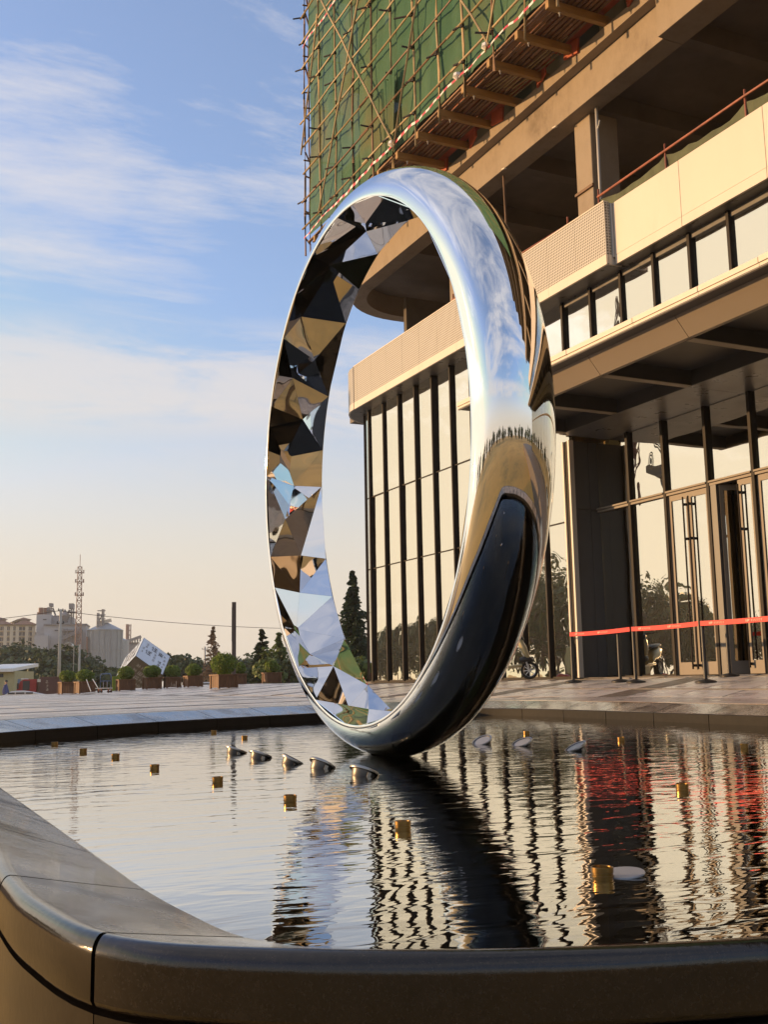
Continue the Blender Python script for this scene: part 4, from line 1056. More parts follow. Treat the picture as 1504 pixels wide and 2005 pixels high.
for k in range(9):
    a = radians(20+k*16); b = radians(20+(k+1)*16)
    if k < 8: m_.obox(Q(.10, 0, .193)+sx*(.215*cos((a+b)/2))+V((0, 0, .215*sin((a+b)/2))), (sx*(-sin((a+b)/2))+V((0, 0, cos((a+b)/2))))*.033, sy*.062, (sx*cos((a+b)/2)+V((0, 0, sin((a+b)/2))))*.006)
m_.build('fender', black_plastic, sc)
m_ = MB().tube([Q(.10, .06, .193), Q(.0, .06, .5), Q(-.05, .03, .62)], .02, 8).tube([Q(.10, -.06, .193), Q(.0, -.06, .5), Q(-.05, -.03, .62)], .02, 8); m_.build('fork', alloy, sc)
def loft(name, secs, m, n=14, par=None):
    b = MB(); vs_ = []
    for (s, z, w, h) in secs:
        for k in range(n):
            a = 2*pi*k/n; vs_.append(Q(s, w*cos(a)*(abs(cos(a))**-.25 if abs(cos(a)) > .01 else 1), z+h*sin(a)))
    fs = [(i*n+k, i*n+(k+1) % n, (i+1)*n+(k+1) % n, (i+1)*n+k) for i in range(len(secs)-1) for k in range(n)]
    fs += [tuple(range(n)), tuple((len(secs)-1)*n+k for k in range(n))]
    return b.add(vs_, fs).build(name, m, par or sc, smooth=50)
loft('front_shield', [(.12, .44, .10, .05), (.06, .56, .17, .14), (-.02, .68, .17, .17), (-.10, .80, .13, .11), (-.14, .88, .07, .04)], scooter_paint)
loft('front_bumper', [(.20, .40, .07, .035), (.14, .43, .13, .05), (0, .43, .15, .07), (-.1, .40, .12, .06)], black_plastic)
loft('headlight', [(.02, .84, .03, .02), (-.03, .89, .10, .05), (-.12, .92, .10, .06), (-.18, .92, .05, .03)], black_plastic)
loft('footboard', [(-.05, .30, .13, .04), (-.3, .27, .15, .035), (-.6, .28, .14, .05)], scooter_paint)
loft('body', [(-.5, .36, .10, .10), (-.65, .48, .14, .14), (-.95, .55, .15, .14), (-1.3, .62, .09, .07)], scooter_paint)
loft('seat', [(-.5, .66, .08, .03), (-.6, .69, .13, .05), (-.95, .72, .14, .05), (-1.25, .75, .11, .04)], black_plastic)
MB().tube([Q(-.14, -.30, .98), Q(-.16, -.12, .97), Q(-.16, .12, .97), Q(-.14, .30, .98)], .015, 8).build('handlebar', black_plastic, sc)
for s in (-1, 1): MB().lathe(Q(-.12, s*.3, 1.08), [(.0, -.008), (.05, -.006), (.05, .006), (0, .008)], 12, axis=sx, cap=False).build('mirror', chrome, sc)

# ------------------------------------------------------------------ trees and shrubs
def leaf_cloud(m, c, rad, n, size, rnd, clumps=14, flat=.75, shell=.55):
    cs = []
    for _ in range(clumps):
        while True:
            p = V((rnd.uniform(-1, 1), rnd.uniform(-1, 1), rnd.uniform(-1, 1)))
            if shell < p.length < 1: break
        cs.append((p, rnd.uniform(.26, .46)))
    for _ in range(n):
        p, r = rnd.choice(cs)
        while True:
            q = V((rnd.uniform(-1, 1), rnd.uniform(-1, 1), rnd.uniform(-1, 1)))
            if q.length < 1: break
        q = p*.8+q*r; pos = V((c[0]+q.x*rad[0], c[1]+q.y*rad[1], c[2]+q.z*rad[2]))
        nrm = (q+V((rnd.uniform(-1, 1), rnd.uniform(-1, 1), rnd.uniform(-.4, 1.1)))).normalized()
        a = nrm.cross(V((rnd.uniform(-1, 1), rnd.uniform(-1, 1), rnd.uniform(-1, 1)))).normalized(); b = nrm.cross(a)
        s = size*rnd.uniform(.6, 1.3)
        m.v += [pos-a*s, pos+b*s*flat, pos+a*s, pos-b*s*flat]; k = len(m.v); m.f.append([k-4, k-3, k-2, k-1]); m.mi.append(0)
def broad_tree(base, h, w, label, lm, group, seed, n=1500, size=.28, trunk=.30, name='broadleaf_tree'):
    rnd = random.Random(seed); x, y, z = base
    t = thing(name, base, label, 'tree', group)
    m = MB(); th = h*trunk
    m.tube([(x, y, z-.2), (x+rnd.uniform(-.1, .1), y, z+th*.6), (x, y, z+h*.62)], h*.026, 8, r2=h*.008)
    for k in range(5):
        a = rnd.uniform(0, 6.28); m.tube([(x, y, z+th*rnd.uniform(.7, 1.2)), (x+cos(a)*w*.24, y+sin(a)*w*.24, z+h*rnd.uniform(.5, .7))], h*.011, 6, r2=h*.004)
    m.build('trunk', bark, t, smooth=True)
    m = MB(); cz = z+th+(h-th)/2
    leaf_cloud(m, (x, y, cz), (w/2, w/2, (h-th)/2*1.05), n, size, rnd, clumps=18)
    m.build('crown', lm, t); return t
def conifer(base, h, w, label, lm, seed, n=1600, size=.22, name='conifer_tree', droop=.25, bare=.06, gap=.0):
    rnd = random.Random(seed); x, y, z = base
    t = thing(name, base, label, 'tree')
    m = MB().tube([(x, y, z-.2), (x+.05, y, z+h*.5), (x, y, z+h*.98)], h*.02, 8, r2=h*.002)
    br = []
    L_ = int(h*9)
    for i in range(L_):
        f = bare+(1-bare)*i/L_; zz = z+h*f; r = w/2*(1-f)**.95*rnd.uniform(.65, 1.1)
        for k in range(rnd.randint(2, 4)):
            a = rnd.uniform(0, 6.28); rr = r*rnd.uniform(.3, 1.25)*(1.35 if rnd.random() < .14 else 1)
            e = V((x+cos(a)*rr, y+sin(a)*rr, zz-rr*(droop-.1)*rnd.uniform(.4, 1.6))); br.append((V((x, y, zz)), e))
    for p, q in br[::2]: m.tube([p, q], h*.004, 4, r2=.004)
    m.build('trunk', bark, t, smooth=True)
    m = MB()
    for _ in range(n):
        p, q = rnd.choice(br); u_ = rnd.uniform(.02, 1)**.45; tp = max(.12, 1-(p.z-z)/h); pos = p.lerp(q, u_)+V((rnd.gauss(0, .09), rnd.gauss(0, .09), rnd.gauss(0, .10)-.05))*w*.5*min(1, tp*1.6)
        d = (q-p).normalized(); s = size*rnd.uniform(.6, 1.3)
        b = d.cross(V((rnd.uniform(-1, 1), rnd.uniform(-1, 1), rnd.uniform(-.3, 1)))).normalized()
        m.v += [pos-d*s, pos+b*s*.6, pos+d*s, pos-b*s*.6]; k = len(m.v); m.f.append([k-4, k-3, k-2, k-1]); m.mi.append(0)
    m.build('crown', lm, t); return t
def ground_at(px, py, dep, z=None):
    p = at(px, py, dep)
    if z is not None: p.z = z
    return p

# big cedar beside the glass corner, and the belt of trees behind the plaza
def by_px(xc, ytop, dep, z0): p = at(xc, ytop, dep); return V((p.x, p.y, z0)), p.z-z0
b0, h0 = by_px(690, 1117, 60, -.6); conifer(b0, h0, 4.3, 'tall dark cedar with drooping branches beside the glass corner', leaf_cedar, 3, n=9500, size=.12, droop=.45)
b0, h0 = by_px(512, 1231, 68, -.6); conifer(b0, h0, 2.9, 'green conifer with loose crown left of the ring edge', leaf_cedar, 4, n=3600, size=.13, droop=.12)
b0, h0 = by_px(417, 1226, 92, -.7); conifer(b0, h0, 3.4, 'reddish brown larch with thin top behind the big planter', leaf_rust, 5, n=1500, size=.13, droop=.1)
b0, h0 = by_px(546, 1238, 74, -.6); conifer(b0, h0, 3.0, 'mid green conifer half hidden by the ring edge', leaf_mid, 6, n=2000, size=.17, droop=.2)
b0, h0 = by_px(700, 1205, 52, -.3); conifer(b0, h0, 1.9, 'dark conifer in front of the tall cedar at the glass corner', leaf_cedar, 8, n=2400, size=.13, droop=.5)
b0, h0 = by_px(708, 1282, 48, .2); broad_tree(b0, h0, 1.6, 'low green bush at the foot of the glass corner', leaf_mid, None, 9, n=700, size=.12, trunk=.1, name='bush')
b0, h0 = by_px(530, 1272, 66, -.4); broad_tree(b0, h0, 2.2, 'light green bush beside the ring edge behind the last planter', leaf_mid, None, 19, n=700, size=.14, trunk=.1, name='bush')
b0, h0 = by_px(566, 1262, 70, -.4); broad_tree(b0, h0, 2.6, 'dark bush seen at the left silhouette of the ring', leaf_dark, None, 20, n=700, size=.14, trunk=.1, name='bush')
b0, h0 = by_px(358, 1270, 130, GZ); broad_tree(b0, h0, 4.6, 'round dark tree right of the tilted cube', leaf_dark, None, 10, n=1500, size=.26)
b0, h0 = by_px(332, 1282, 120, GZ); broad_tree(b0, h0, 3.0, 'dark tree half behind the right corner of the tilted cube', leaf_dark, None, 11, n=900, size=.24)
b0, h0 = by_px(388, 1292, 125, GZ); broad_tree(b0, h0, 2.6, 'small dark tree between the round tree and the larch', leaf_dark, None, 12, n=700, size=.22)
TL = [(10, 1263, 150, 9, 'leftmost tree of the dark row below the flats'), (38, 1262, 158, 9, 'dark tree below the apartment roof gap'), (66, 1266, 150, 8, 'dark tree below the orange banner'),
 (92, 1262, 152, 8.5, 'dark tree below the pale plant block'), (118, 1258, 146, 8.5, 'dark tree behind the concrete utility pole'), (146, 1256, 150, 9, 'tallest dark tree below the lattice mast'), (176, 1288, 150, 7, 'low dark tree below the sunlit silo edge'),
 (206, 1308, 140, 7, 'low dark tree at the foot of the silo'), (228, 1302, 128, 6, 'dark tree beside the tilted cube tip'), (24, 1290, 128, 7, 'dark tree behind the ochre shed'), (60, 1296, 126, 8, 'dark tree behind the red truck'), (104, 1296, 124, 8, 'dark tree behind the brown cargo body'), (150, 1298, 120, 8, 'dark tree behind the two leftmost planters'), (190, 1304, 118, 7, 'dark tree behind the blue trolley')]
for i, (x, yt, d, w, lab) in enumerate(TL):
    b0, h0 = by_px(x, yt, d, GZ); broad_tree(b0, h0, w, lab, leaf_dark if i % 3 else leaf_mid if i == 30 else leaf_dark, 'dark row of trees below the silos', 30+i, n=1500, size=.34, trunk=.16)
for i, (x, yt, d, lab) in enumerate([(445, 1284, 150, 'distant tree left of the dark light column'), (486, 1280, 160, 'distant tree right of the dark light column'), (415, 1290, 150, 'distant tree behind the larch'), (470, 1290, 140, 'distant tree behind the ninth planter'), (560, 1286, 150, 'distant tree behind the ring edge'), (600, 1290, 170, 'distant tree seen low through the ring'), (640, 1296, 180, 'distant tree behind the left limb of the ring')]):
    b0, h0 = by_px(x, yt, d, GZ); broad_tree(b0, h0, 7.5, lab, leaf_dark, 'distant trees behind the planters', 60+i, n=900, size=.34, trunk=.16)
# trees on the side the facade mirrors, and round behind the viewer
def shade_free(p, h):
    t = (13.75-p.x)/0.81
    if t <= 0: return True
    y0 = p.y-0.588*t
    return not (-2 < y0 < 62 and p.z+h > t*math.tan(SUN_EL)+0.2)
def mirror_at(px, py, rng, xp=P2): d = ray(px, py).normalized(); q = EYE+d*rng; return V((2*xp-q.x, q.y, q.z))
MT = []
for px, py, rg, xp in [(742, 1243, 262, P0), (764, 1236, 270, P0), (786, 1232, 256, P0), (808, 1224, 266, P0), (830, 1218, 258, P0), (852, 1212, 268, P0), (874, 1206, 262, P0), (898, 1200, 262, P0), (1030, 1120, 190, P0), (1052, 1096, 196, P0), (1078, 1090, 192, P0), (1100, 1110, 198, P0),
    (1214, 1106, 212, P2), (1236, 1100, 206, P2), (1258, 1128, 216, P2), (1276, 1150, 208, P2), (1296, 1134, 212, P2), (1312, 1160, 214, P2), (1340, 1200, 212, P2), (1366, 1192, 216, P2), (1390, 1200, 212, P2), (1480, 1196, 246, P2), (1505, 1186, 240, P2), (1530, 1190, 244, P2)]:
    q = mirror_at(px, py, rg, xp); MT.append((V((q.x, q.y, GZ)), q.z-GZ+random.uniform(-.3, .3)))
for i in range(44):
    a = radians(-66-i*5.2+random.uniform(-3, 3)); d = random.uniform(70, 120)
    MT.append((V((d*sin(a), d*cos(a), GZ)), d*math.tan(radians(random.uniform(3.0, 5.2)))+1.2))
ORD = ['first', 'second', 'third', 'fourth', 'fifth', 'sixth', 'seventh', 'eighth', 'ninth', 'tenth', 'eleventh', 'twelfth']
wood_ = MB()
for i, (p, h) in enumerate(MT):
    if i < 24:
        lab = ('dark tree mirrored low in the curtain wall, %s from the glass corner' % ORD[i] if i < 12 else 'dark tree mirrored in the entrance glass, %s from the charcoal wall' % ORD[i-12])
        broad_tree(p, h, h*.72+4.0, lab, leaf_dark, 'trees mirrored in the facade glass', 100+i, n=1100, size=.5, trunk=.14); continue
    if (p.x > 5 and -30 < p.y < 75) or not shade_free(p, h): continue
    w_ = h*.72+4.0; rnd_ = random.Random(i)
    wood_.tube([(p.x, p.y, GZ-.2), (p.x, p.y, GZ+h*.6)], .14, 6)
    leaf_cloud(wood_, (p.x, p.y, GZ+h*.55), (w_/2, w_/2, h*.47), 900, .40, rnd_, clumps=18)
tag(wood_.build('far_wood', leaf_dark), kind='stuff')

# planters with clipped round shrubs
def planter(cx, cy, z, w, d, h, label, rz, shrub_r, shrub_h, slabel, seed):
    t = thing('planter', (cx, cy, z), label, 'planter', 'wooden planters along the plaza edge', rz)
    o = V((cx, cy, z))
    def box_(x0, x1, y0, y1, z0, z1, m): m.box(cx+x0, cx+x1, cy+y0, cy+y1, z+z0, z+z1)
    n = 9
    for (ax, sgn, L1, L2) in (('x', -1, w, d), ('x', 1, w, d), ('y', -1, d, w), ('y', 1, d, w)):
        m = MB()
        for k in range(n):
            a = -L1/2+L1*k/n+.006; b = a+L1/n-.012; q = L2/2*sgn; e = random.uniform(0, .006)*sgn
            if ax == 'x': box_(a, b, min(q, q-.02*sgn)+e, max(q, q-.02*sgn)+e, .03, h-.03, m)
            else: box_(min(q, q-.02*sgn)+e, max(q, q-.02*sgn)+e, a, b, .03, h-.03, m)
        m.build('plank_panel', wood, t)
    for sx_ in (-1, 1):
        for sy_ in (-1, 1):
            m = MB(); box_(sx_*w/2-.035, sx_*w/2+.035, sy_*d/2-.035, sy_*d/2+.035, 0, h-.02, m); m.build('corner_post', wood, t)
    m = MB(); e = .06
    box_(-w/2-e, w/2+e, -d/2-e, -d/2+.03, h-.05, h, m); box_(-w/2-e, w/2+e, d/2-.03, d/2+e, h-.05, h, m)
    box_(-w/2-e, -w/2+.03, -d/2+.03, d/2-.03, h-.05, h, m); box_(w/2-.03, w/2+e, -d/2+.03, d/2-.03, h-.05, h, m); m.build('top_frame', wood, t)
    m = MB(); box_(-w/2+.02, w/2-.02, -d/2+.02, d/2-.02, h-.2, h-.06, m); m.build('soil', soil, t)
    s = thing('round_shrub', (cx, cy, z+h-.06), slabel, 'shrub', 'clipped shrubs in the planters')
    m = MB().tube([(cx, cy, z+h-.1), (cx, cy, z+h+shrub_h*.5)], .03, 6); m.build('stem', bark, s)
    rnd = random.Random(seed); m = MB()
    for _ in range(1700):
        v = V((rnd.gauss(0, 1), rnd.gauss(0, 1), rnd.gauss(0, 1))).normalized()*rnd.uniform(.62, 1.02)*(1+.10*noise.noise((seed, rnd.random()*0+1, 1))) 
        v *= 1+.12*noise.noise(v*2.2+V((seed, 0, 0)))
        pos = V((cx+v.x*shrub_r, cy+v.y*shrub_r, z+h-.02+shrub_h/2+v.z*shrub_h/2*1.03)); nr = (v.normalized()+V((rnd.uniform(-.9, .9), rnd.uniform(-.9, .9), rnd.uniform(-.5, .9)))).normalized()
        a = nr.cross(V((rnd.uniform(-1, 1), rnd.uniform(-1, 1), rnd.uniform(-1, 1)))).normalized(); b = nr.cross(a); q = .045*rnd.uniform(.7, 1.4)
        m.v += [pos-a*q, pos+b*q*.7, pos+a*q, pos-b*q*.7]; k = len(m.v); m.f.append([k-4, k-3, k-2, k-1]); m.mi.append(0)
    m.build('crown', leaf_shrub, s); return t
# x centre, bottom y, depth, width px, box px height, shrub: top y, half width px
PL = [(131, 1359, 54.8, 31, 23.5, 1313, 15.5, 'leftmost wooden planter, by the concrete utility pole', 'round shrub in the leftmost planter by the utility pole'),
 (165, 1358, 52.9, 35, 23, 1311, 16.5, 'wooden planter with bright orange sunlit end, beside the blue trolley', 'round shrub above the sunlit orange planter end'),
 (245, 1352.7, 54.0, 34, 22, 1305, 15, 'wooden planter below the left tip of the tilted cube', 'round shrub before the dark face of the tilted cube'),
 (297, 1349.5, 54.2, 33, 22.5, 1303, 16.5, 'wooden planter below the lower right corner of the tilted cube', 'round shrub overlapping the lettered cube face'),
 (337, 1347, 54.4, 31, 21, 1303, 14.5, 'wooden planter right of the tilted cube, fifth from the left', 'round shrub just right of the lettered cube face'),
 (378, 1345.5, 52.1, 33, 22, 1300, 15, 'wooden planter sixth from the left, beside the biggest one', 'round shrub left of the biggest shrub'),
 (438, 1348, 41.9, 46, 27, 1278, 25, 'biggest and nearest wooden planter at the foot of the dark light column', 'biggest darkest round shrub, left of the dark light column'),
 (470, 1340.5, 54.0, 20, 21, 1297, 10, 'small planter behind the dark light column', 'shrub partly hidden behind the dark light column'),
 (532, 1338, 52.0, 33, 21, 1293, 13, 'rightmost wooden planter, closest to the ring', 'small round shrub in the rightmost planter')]
for i, (x, yb, d, wp, hp, st, sr, lab, sl_) in enumerate(PL):
    p = at(x, yb, d); k = d/FPX; w = wp*k; h = hp*k
    planter(p.x, p.y, p.z, w*.86, w*.70, h, lab, radians((7, 11, 2, 5, 1, 4, 12, 6, 3)[i]), sr*k*1.05, (yb-hp-st)*k, sl_, 200+i)

# dark square light column and its neighbours
p = at(457.5, 1338, 50); k = 50/FPX; zt_ = at(457.5, 1179, 50).z
t = thing('light_column', (p.x, p.y, p.z), 'tall dark square steel light column behind the biggest planter', 'light column', rz=-AZ+.2)
MB().box(p.x-.095, p.x+.095, p.y-.07, p.y+.07, p.z, zt_).build('shaft', dark_steel, t)
MB().box(p.x-.105, p.x-.096, p.y-.05, p.y+.05, p.z+1.9, zt_-.25).build('light_strip', window_dark, t)
MB().box(p.x-.16, p.x+.16, p.y-.14, p.y+.14, p.z-.05, p.z+.02).build('base', dark_steel, t)

# ------------------------------------------------------------------ far left: works, silo, flats, shed, vehicles
class Local:
    """a frame at a far place: s to the right, t away, z up; px() turns photo pixels into metres there"""
    def __init__(s, xc, dep, turn=0.0, zb=GZ):
        p = at(xc, 1345, dep); s.o = V((p.x, p.y, 0)); s.k = dep/FPX; s.dep = dep; s.xc = xc
        lat = (p-EYE); yaw = math.atan2(lat.x, lat.y)+turn
        s.S = V((cos(yaw), -sin(yaw), 0)); s.T = V((sin(yaw), cos(yaw), 0)); s.zb = zb
    def P(s, a, b, z): return s.o+s.S*a+s.T*b+V((0, 0, z))
    def X(s, px): return (px-s.xc)*s.k*0.985
    def Z(s, py, px=None): return at(px or s.xc, py, s.dep).z
    def box(s, m, a0, a1, b0, b1, z0, z1, mi=0): return m.obox(s.P((a0+a1)/2, (b0+b1)/2, (z0+z1)/2), s.S*((a1-a0)/2), s.T*((b1-b0)/2), V((0, 0, (z1-z0)/2)), mi)
    def bx(s, name, m, par, a0, a1, b0, b1, z0, z1, **k): return s.box(MB(), a0, a1, b0, b1, z0, z1).build(name, m, par, **k)
# apartment block with hipped roofs
F = Local(20, 330, turn=-.12)
ap = thing('apartment_block', F.P(0, 0, GZ), 'cream apartment block with brown hipped roofs and rows of windows', 'building')
zr = F.Z(1223); aw = MB(); F.box(aw, F.X(-60), F.X(64), 0, 22, GZ, zr); aw.build('wall', flat_wall, ap)
def hip(m, a0, a1, b0, b1, z0, z1, ins):
    m.add([F.P(a0, b0, z0), F.P(a1, b0, z0), F.P(a1, b1, z0), F.P(a0, b1, z0), F.P(a0+ins, b0+ins*.9, z1), F.P(a1-ins, b0+ins*.9, z1), F.P(a1-ins, b1-ins*.9, z1), F.P(a0+ins, b1-ins*.9, z1)],
          [(0, 1, 5, 4), (1, 2, 6, 5), (2, 3, 7, 6), (3, 0, 4, 7), (4, 5, 6, 7), (0, 3, 2, 1)])
for a0, a1 in ((-62, 22), (20, 67)):
    m = MB(); hip(m, F.X(a0), F.X(a1), -1.2, 23, zr, F.Z(1214), 3.0); m.build('roof', roof_tile, ap)
for a0, a1 in ((-50, 12), (28, 58)):
    m = MB(); F.box(m, F.X(a0+3), F.X(a1-3), 3, 18, F.Z(1215), F.Z(1212.3)); m.build('roof_turret', flat_trim, ap)
    m = MB(); hip(m, F.X(a0), F.X(a1), 1.5, 20, F.Z(1212.5), F.Z(1207.5), 2.2); m.build('roof', roof_tile, ap)
wcols = [(-38, -30), (-26, -18), (-13, -6), (-3, 4), (8, 16), (19.5, 26.5), (31, 45), (48.5, 57)]
for r in range(5):
    y0 = 1227.5+r*10.4
    for a0, a1 in wcols:
        w = F.bx('window', window_dark, ap, F.X(a0), F.X(a1), -.06, .1, F.Z(y0+7), F.Z(y0))
        F.bx('sill', flat_trim, w, F.X(a0)-.3, F.X(a1)+.3, -.5, .05, F.Z(y0+8.2), F.Z(y0+7))
        F.bx('mullion', flat_trim, w, (F.X(a0)+F.X(a1))/2-.06, (F.X(a0)+F.X(a1))/2+.06, -.10, .0, F.Z(y0+7), F.Z(y0))
for a in (-28, -15.5, 6, 17.5, 28.5, 46.8, 60): F.bx('pilaster', flat_trim, ap, F.X(a)-.5, F.X(a)+.5, -.6, -.0, GZ, zr-.4)
# grain works
G = Local(110, 330, turn=.10)
gw = thing('grain_works', G.P(0, 0, GZ), 'pale grey grain works with rooftop elevators, left walls lit orange', 'factory')
G.bx('wall', plant_wall, gw, G.X(68), G.X(96), 0, 14, GZ, G.Z(1203))
G.bx('wall', plant_wall, gw, G.X(96.5), G.X(135), 3, 16, GZ, G.Z(1207))
G.bx('parapet', plant_grey, gw, G.X(98), G.X(116), 4, 12, G.Z(1217), G.Z(1203.5))
G.bx('wall', plant_wall, gw, G.X(87), G.X(166), -5, 8, GZ, G.Z(1226))
G.bx('roof', plant_grey, gw, G.X(86), G.X(167.5), -5.6, 8.5, G.Z(1226), G.Z(1223.5))
G.bx('wall', plant_wall, gw, G.X(73), G.X(98), -10, -5.5, GZ, G.Z(1247))
G.bx('wall', plant_wall, gw, G.X(61), G.X(68), 4, 12, GZ, G.Z(1236))
G.bx('banner', sign_red, gw, G.X(60.9)-.3, G.X(60.9)-.1, 4.2, 11.8, G.Z(1242), G.Z(1234))
for k in range(3): G.bx('banner_sign', sign_red, gw, G.X(60.9)-.32, G.X(60.9)-.1, 5.0, 11, G.Z(1252-2.6*k), G.Z(1250.6-2.6*k))
m = MB()
for px, r, y0, y1 in ((72, .75, 1203, 1187), (81, .6, 1203, 1187.5), (67, .4, 1204, 1196)): m.tube([G.P(G.X(px), 6, G.Z(y0)), G.P(G.X(px), 6, G.Z(y1))], r, 10)
m.build('chimney', roof_tile, gw)
m = MB()
G.box(m, G.X(89), G.X(96), 3, 6, G.Z(1186), G.Z(1179.5)); G.box(m, G.X(85), G.X(90), 4, 6, G.Z(1203), G.Z(1187)); G.box(m, G.X(91.5), G.X(93.5), 4, 5, G.Z(1203), G.Z(1186)); G.box(m, G.X(84), G.X(97), 3, 7, G.Z(1194), G.Z(1193))
m.bar(G.P(G.X(95), 5, G.Z(1188)), G.P(G.X(101), 5, G.Z(1203)), .5); m.build('elevator_head', plant_grey, gw)
m = MB()
G.box(m, G.X(131), G.X(140), -3, 1, G.Z(1193), G.Z(1183)); G.box(m, G.X(129.5), G.X(144), -4, 2, G.Z(1200.5), G.Z(1199)); G.box(m, G.X(134), G.X(136), -2, 0, G.Z(1226), G.Z(1192)); G.box(m, G.X(138), G.X(140), -2, 0, G.Z(1226), G.Z(1192))
m.bar(G.P(G.X(132), -1, G.Z(1195)), G.P(G.X(119), -1, G.Z(1214)), .6); m.build('elevator_head', plant_grey, gw)
m = MB().lathe(G.P(G.X(123), -2, G.Z(1220)), [(.6, 0), (1.7, 2.0), (1.7, 2.4), (.8, 3.0), (.2, 4)], 12); m.build('cyclone', plant_grey, gw)
m = MB()
for k in range(5): G.box(m, G.X(122+8*k), G.X(123.4+8*k), -6.5, -5.5, GZ, G.Z(1232+k))
G.box(m, G.X(120), G.X(160), -6.6, -5.3, G.Z(1238), G.Z(1235)); m.bar(G.P(G.X(122), -6, G.Z(1252)), G.P(G.X(156), -6, G.Z(1237)), 1.1); m.build('conveyor', plant_grey, gw)
for px, py in ((84, 1212), (125, 1217), (110, 1235), (140, 1236)): G.bx('window', window_dark, gw, G.X(px)-.5, G.X(px)+.5, -5.2 if py > 1230 else -.1, -4.9 if py > 1230 else .1, G.Z(py+2), G.Z(py))
# silo
K = Local(203, 320)
si = thing('grain_silo', K.P(0, 0, GZ), 'big corrugated steel grain silo, left side glowing in low sun', 'silo')
r = 33*K.k; zt_ = K.Z(1232.5)
m = MB(); n = 112; vs_ = []
for z in (GZ, zt_):
    for k in range(n): rr = r+(.07 if k % 2 else -.05); vs_.append(K.P(rr*cos(2*pi*k/n), r+rr*sin(2*pi*k/n), z))
m.add(vs_, [(k, (k+1) % n, n+(k+1) % n, n+k) for k in range(n)]); m.build('wall', galv, si)
m = MB()
for k in range(16): a = 2*pi*k/16; m.bar(K.P((r+.14)*cos(a), r+(r+.14)*sin(a), GZ), K.P((r+.14)*cos(a), r+(r+.14)*sin(a), zt_), .22, .2)
m.build('stiffener', galv, si)
m = MB()
for z in (zt_-.1, zt_*.66, zt_*.33): m.lathe(K.P(0, r, z), [(r+.2, -.12), (r+.22, .12)], 48, cap=False)
m.build('hoop', galv, si)
m = MB().lathe(K.P(0, r, zt_), [(r+.35, 0), (r*.14, K.Z(1217)-zt_), (r*.14, K.Z(1215)-zt_), (0, K.Z(1215)-zt_)], 48, cap=False); m.build('roof', galv, si, smooth=30)
m = MB(); m.bar(K.P(K.X(187), 3, K.Z(1219)), K.P(K.X(214), 4, K.Z(1213)), .9, 1.0); m.build('conveyor', cream, si)
m = MB()
for px in (190, 196.5, 199.5): m.bar(K.P(K.X(px), 2, K.Z(1232)), K.P(K.X(px), 2, K.Z(1192 if px != 190 else 1199)), .35)
for py in (1195, 1203, 1211): m.bar(K.P(K.X(187), 2, K.Z(py)), K.P(K.X(203), 2, K.Z(py)), .3)
m.bar(K.P(K.X(187), 2, K.Z(1232)), K.P(K.X(187), 2, K.Z(1199)), .3); m.bar(K.P(K.X(190), 2, K.Z(1218)), K.P(K.X(197), 2, K.Z(1200)), .3)
m.build('lift_frame', plant_grey, si)
m = MB(); K.box(m, K.X(167), K.X(170), 2, 5, GZ, K.Z(1246)); m.build('lift_leg', roof_tile, si)
K2 = Local(212, 380); s2 = thing('second_silo', K2.P(0, 0, GZ), 'second steel silo mostly hidden behind the sunlit one', 'silo')
m = MB().lathe(K2.P(K2.X(228), 10, GZ), [(4, 0), (4, K2.Z(1252)-GZ), (.5, K2.Z(1245)-GZ)], 32, cap=False); m.build('wall', galv, s2, smooth=30)
H = Local(258, 420); fp = thing('far_plant', H.P(0, 0, GZ), 'dark far plant block with a thin red mast, left of the tilted cube', 'factory')
H.bx('wall', plant_grey, fp, H.X(240), H.X(264), 0, 10, GZ, H.Z(1262)); H.bx('wall', plant_grey, fp, H.X(246), H.X(278), 2, 9, GZ, H.Z(1257.5))
m = MB()
for px in (245, 253.5): m.bar(H.P(H.X(px), 1, H.Z(1262)), H.P(H.X(px), 1, H.Z(1222)), .35)
m.bar(H.P(H.X(248.5), 1, H.Z(1262)), H.P(H.X(248.5), 1, H.Z(1222)), .8)
for k in range(5): m.bar(H.P(H.X(245), 1, H.Z(1222+9*k)), H.P(H.X(253.5), 1, H.Z(1226+9*k)), .28)
m.build('mast', rack_grey, fp)
m = MB(); m.bar(H.P(H.X(246), 1, H.Z(1256)), H.P(H.X(274), 1, H.Z(1246)), 1.6, 1.0)
for k in range(5): m.bar(H.P(H.X(252+5*k), 1, H.Z(1258)), H.P(H.X(252+5*k), 1, H.Z(1252-1.2*k)), .5)
m.build('conveyor', plant_grey, fp)
# telecom lattice mast
T_ = Local(150, 300); tm = thing('lattice_mast', T_.P(0, 0, GZ), 'tall slender telecom lattice mast behind the utility pole', 'mast')
zt_ = T_.Z(1110); hw = 5.2*T_.k; hb = 6.5*T_.k
cor = [(-1, -1), (1, -1), (1, 1), (-1, 1)]
for a, b in cor: MB().bar(T_.P(a*hb, b*hb, GZ), T_.P(a*hw*.72, b*hw*.72, zt_), .17).build('leg', rack_grey, tm)
m = MB(); nl = 22
for k in range(nl):
    f0, f1 = k/nl, (k+1)/nl; w0 = hb+(hw*.72-hb)*f0; w1 = hb+(hw*.72-hb)*f1; z0, z1 = GZ+(zt_-GZ)*f0, GZ+(zt_-GZ)*f1
    for j in range(4):
        (a, b), (c, d) = cor[j], cor[(j+1) % 4]
        m.bar(T_.P(a*w0, b*w0, z0), T_.P(c*w1, d*w1, z1), .10); m.bar(T_.P(c*w0, d*w0, z0), T_.P(a*w1, b*w1, z1), .10); m.bar(T_.P(a*w1, b*w1, z1), T_.P(c*w1, d*w1, z1), .10)
m.build('bracing', rack_grey, tm)
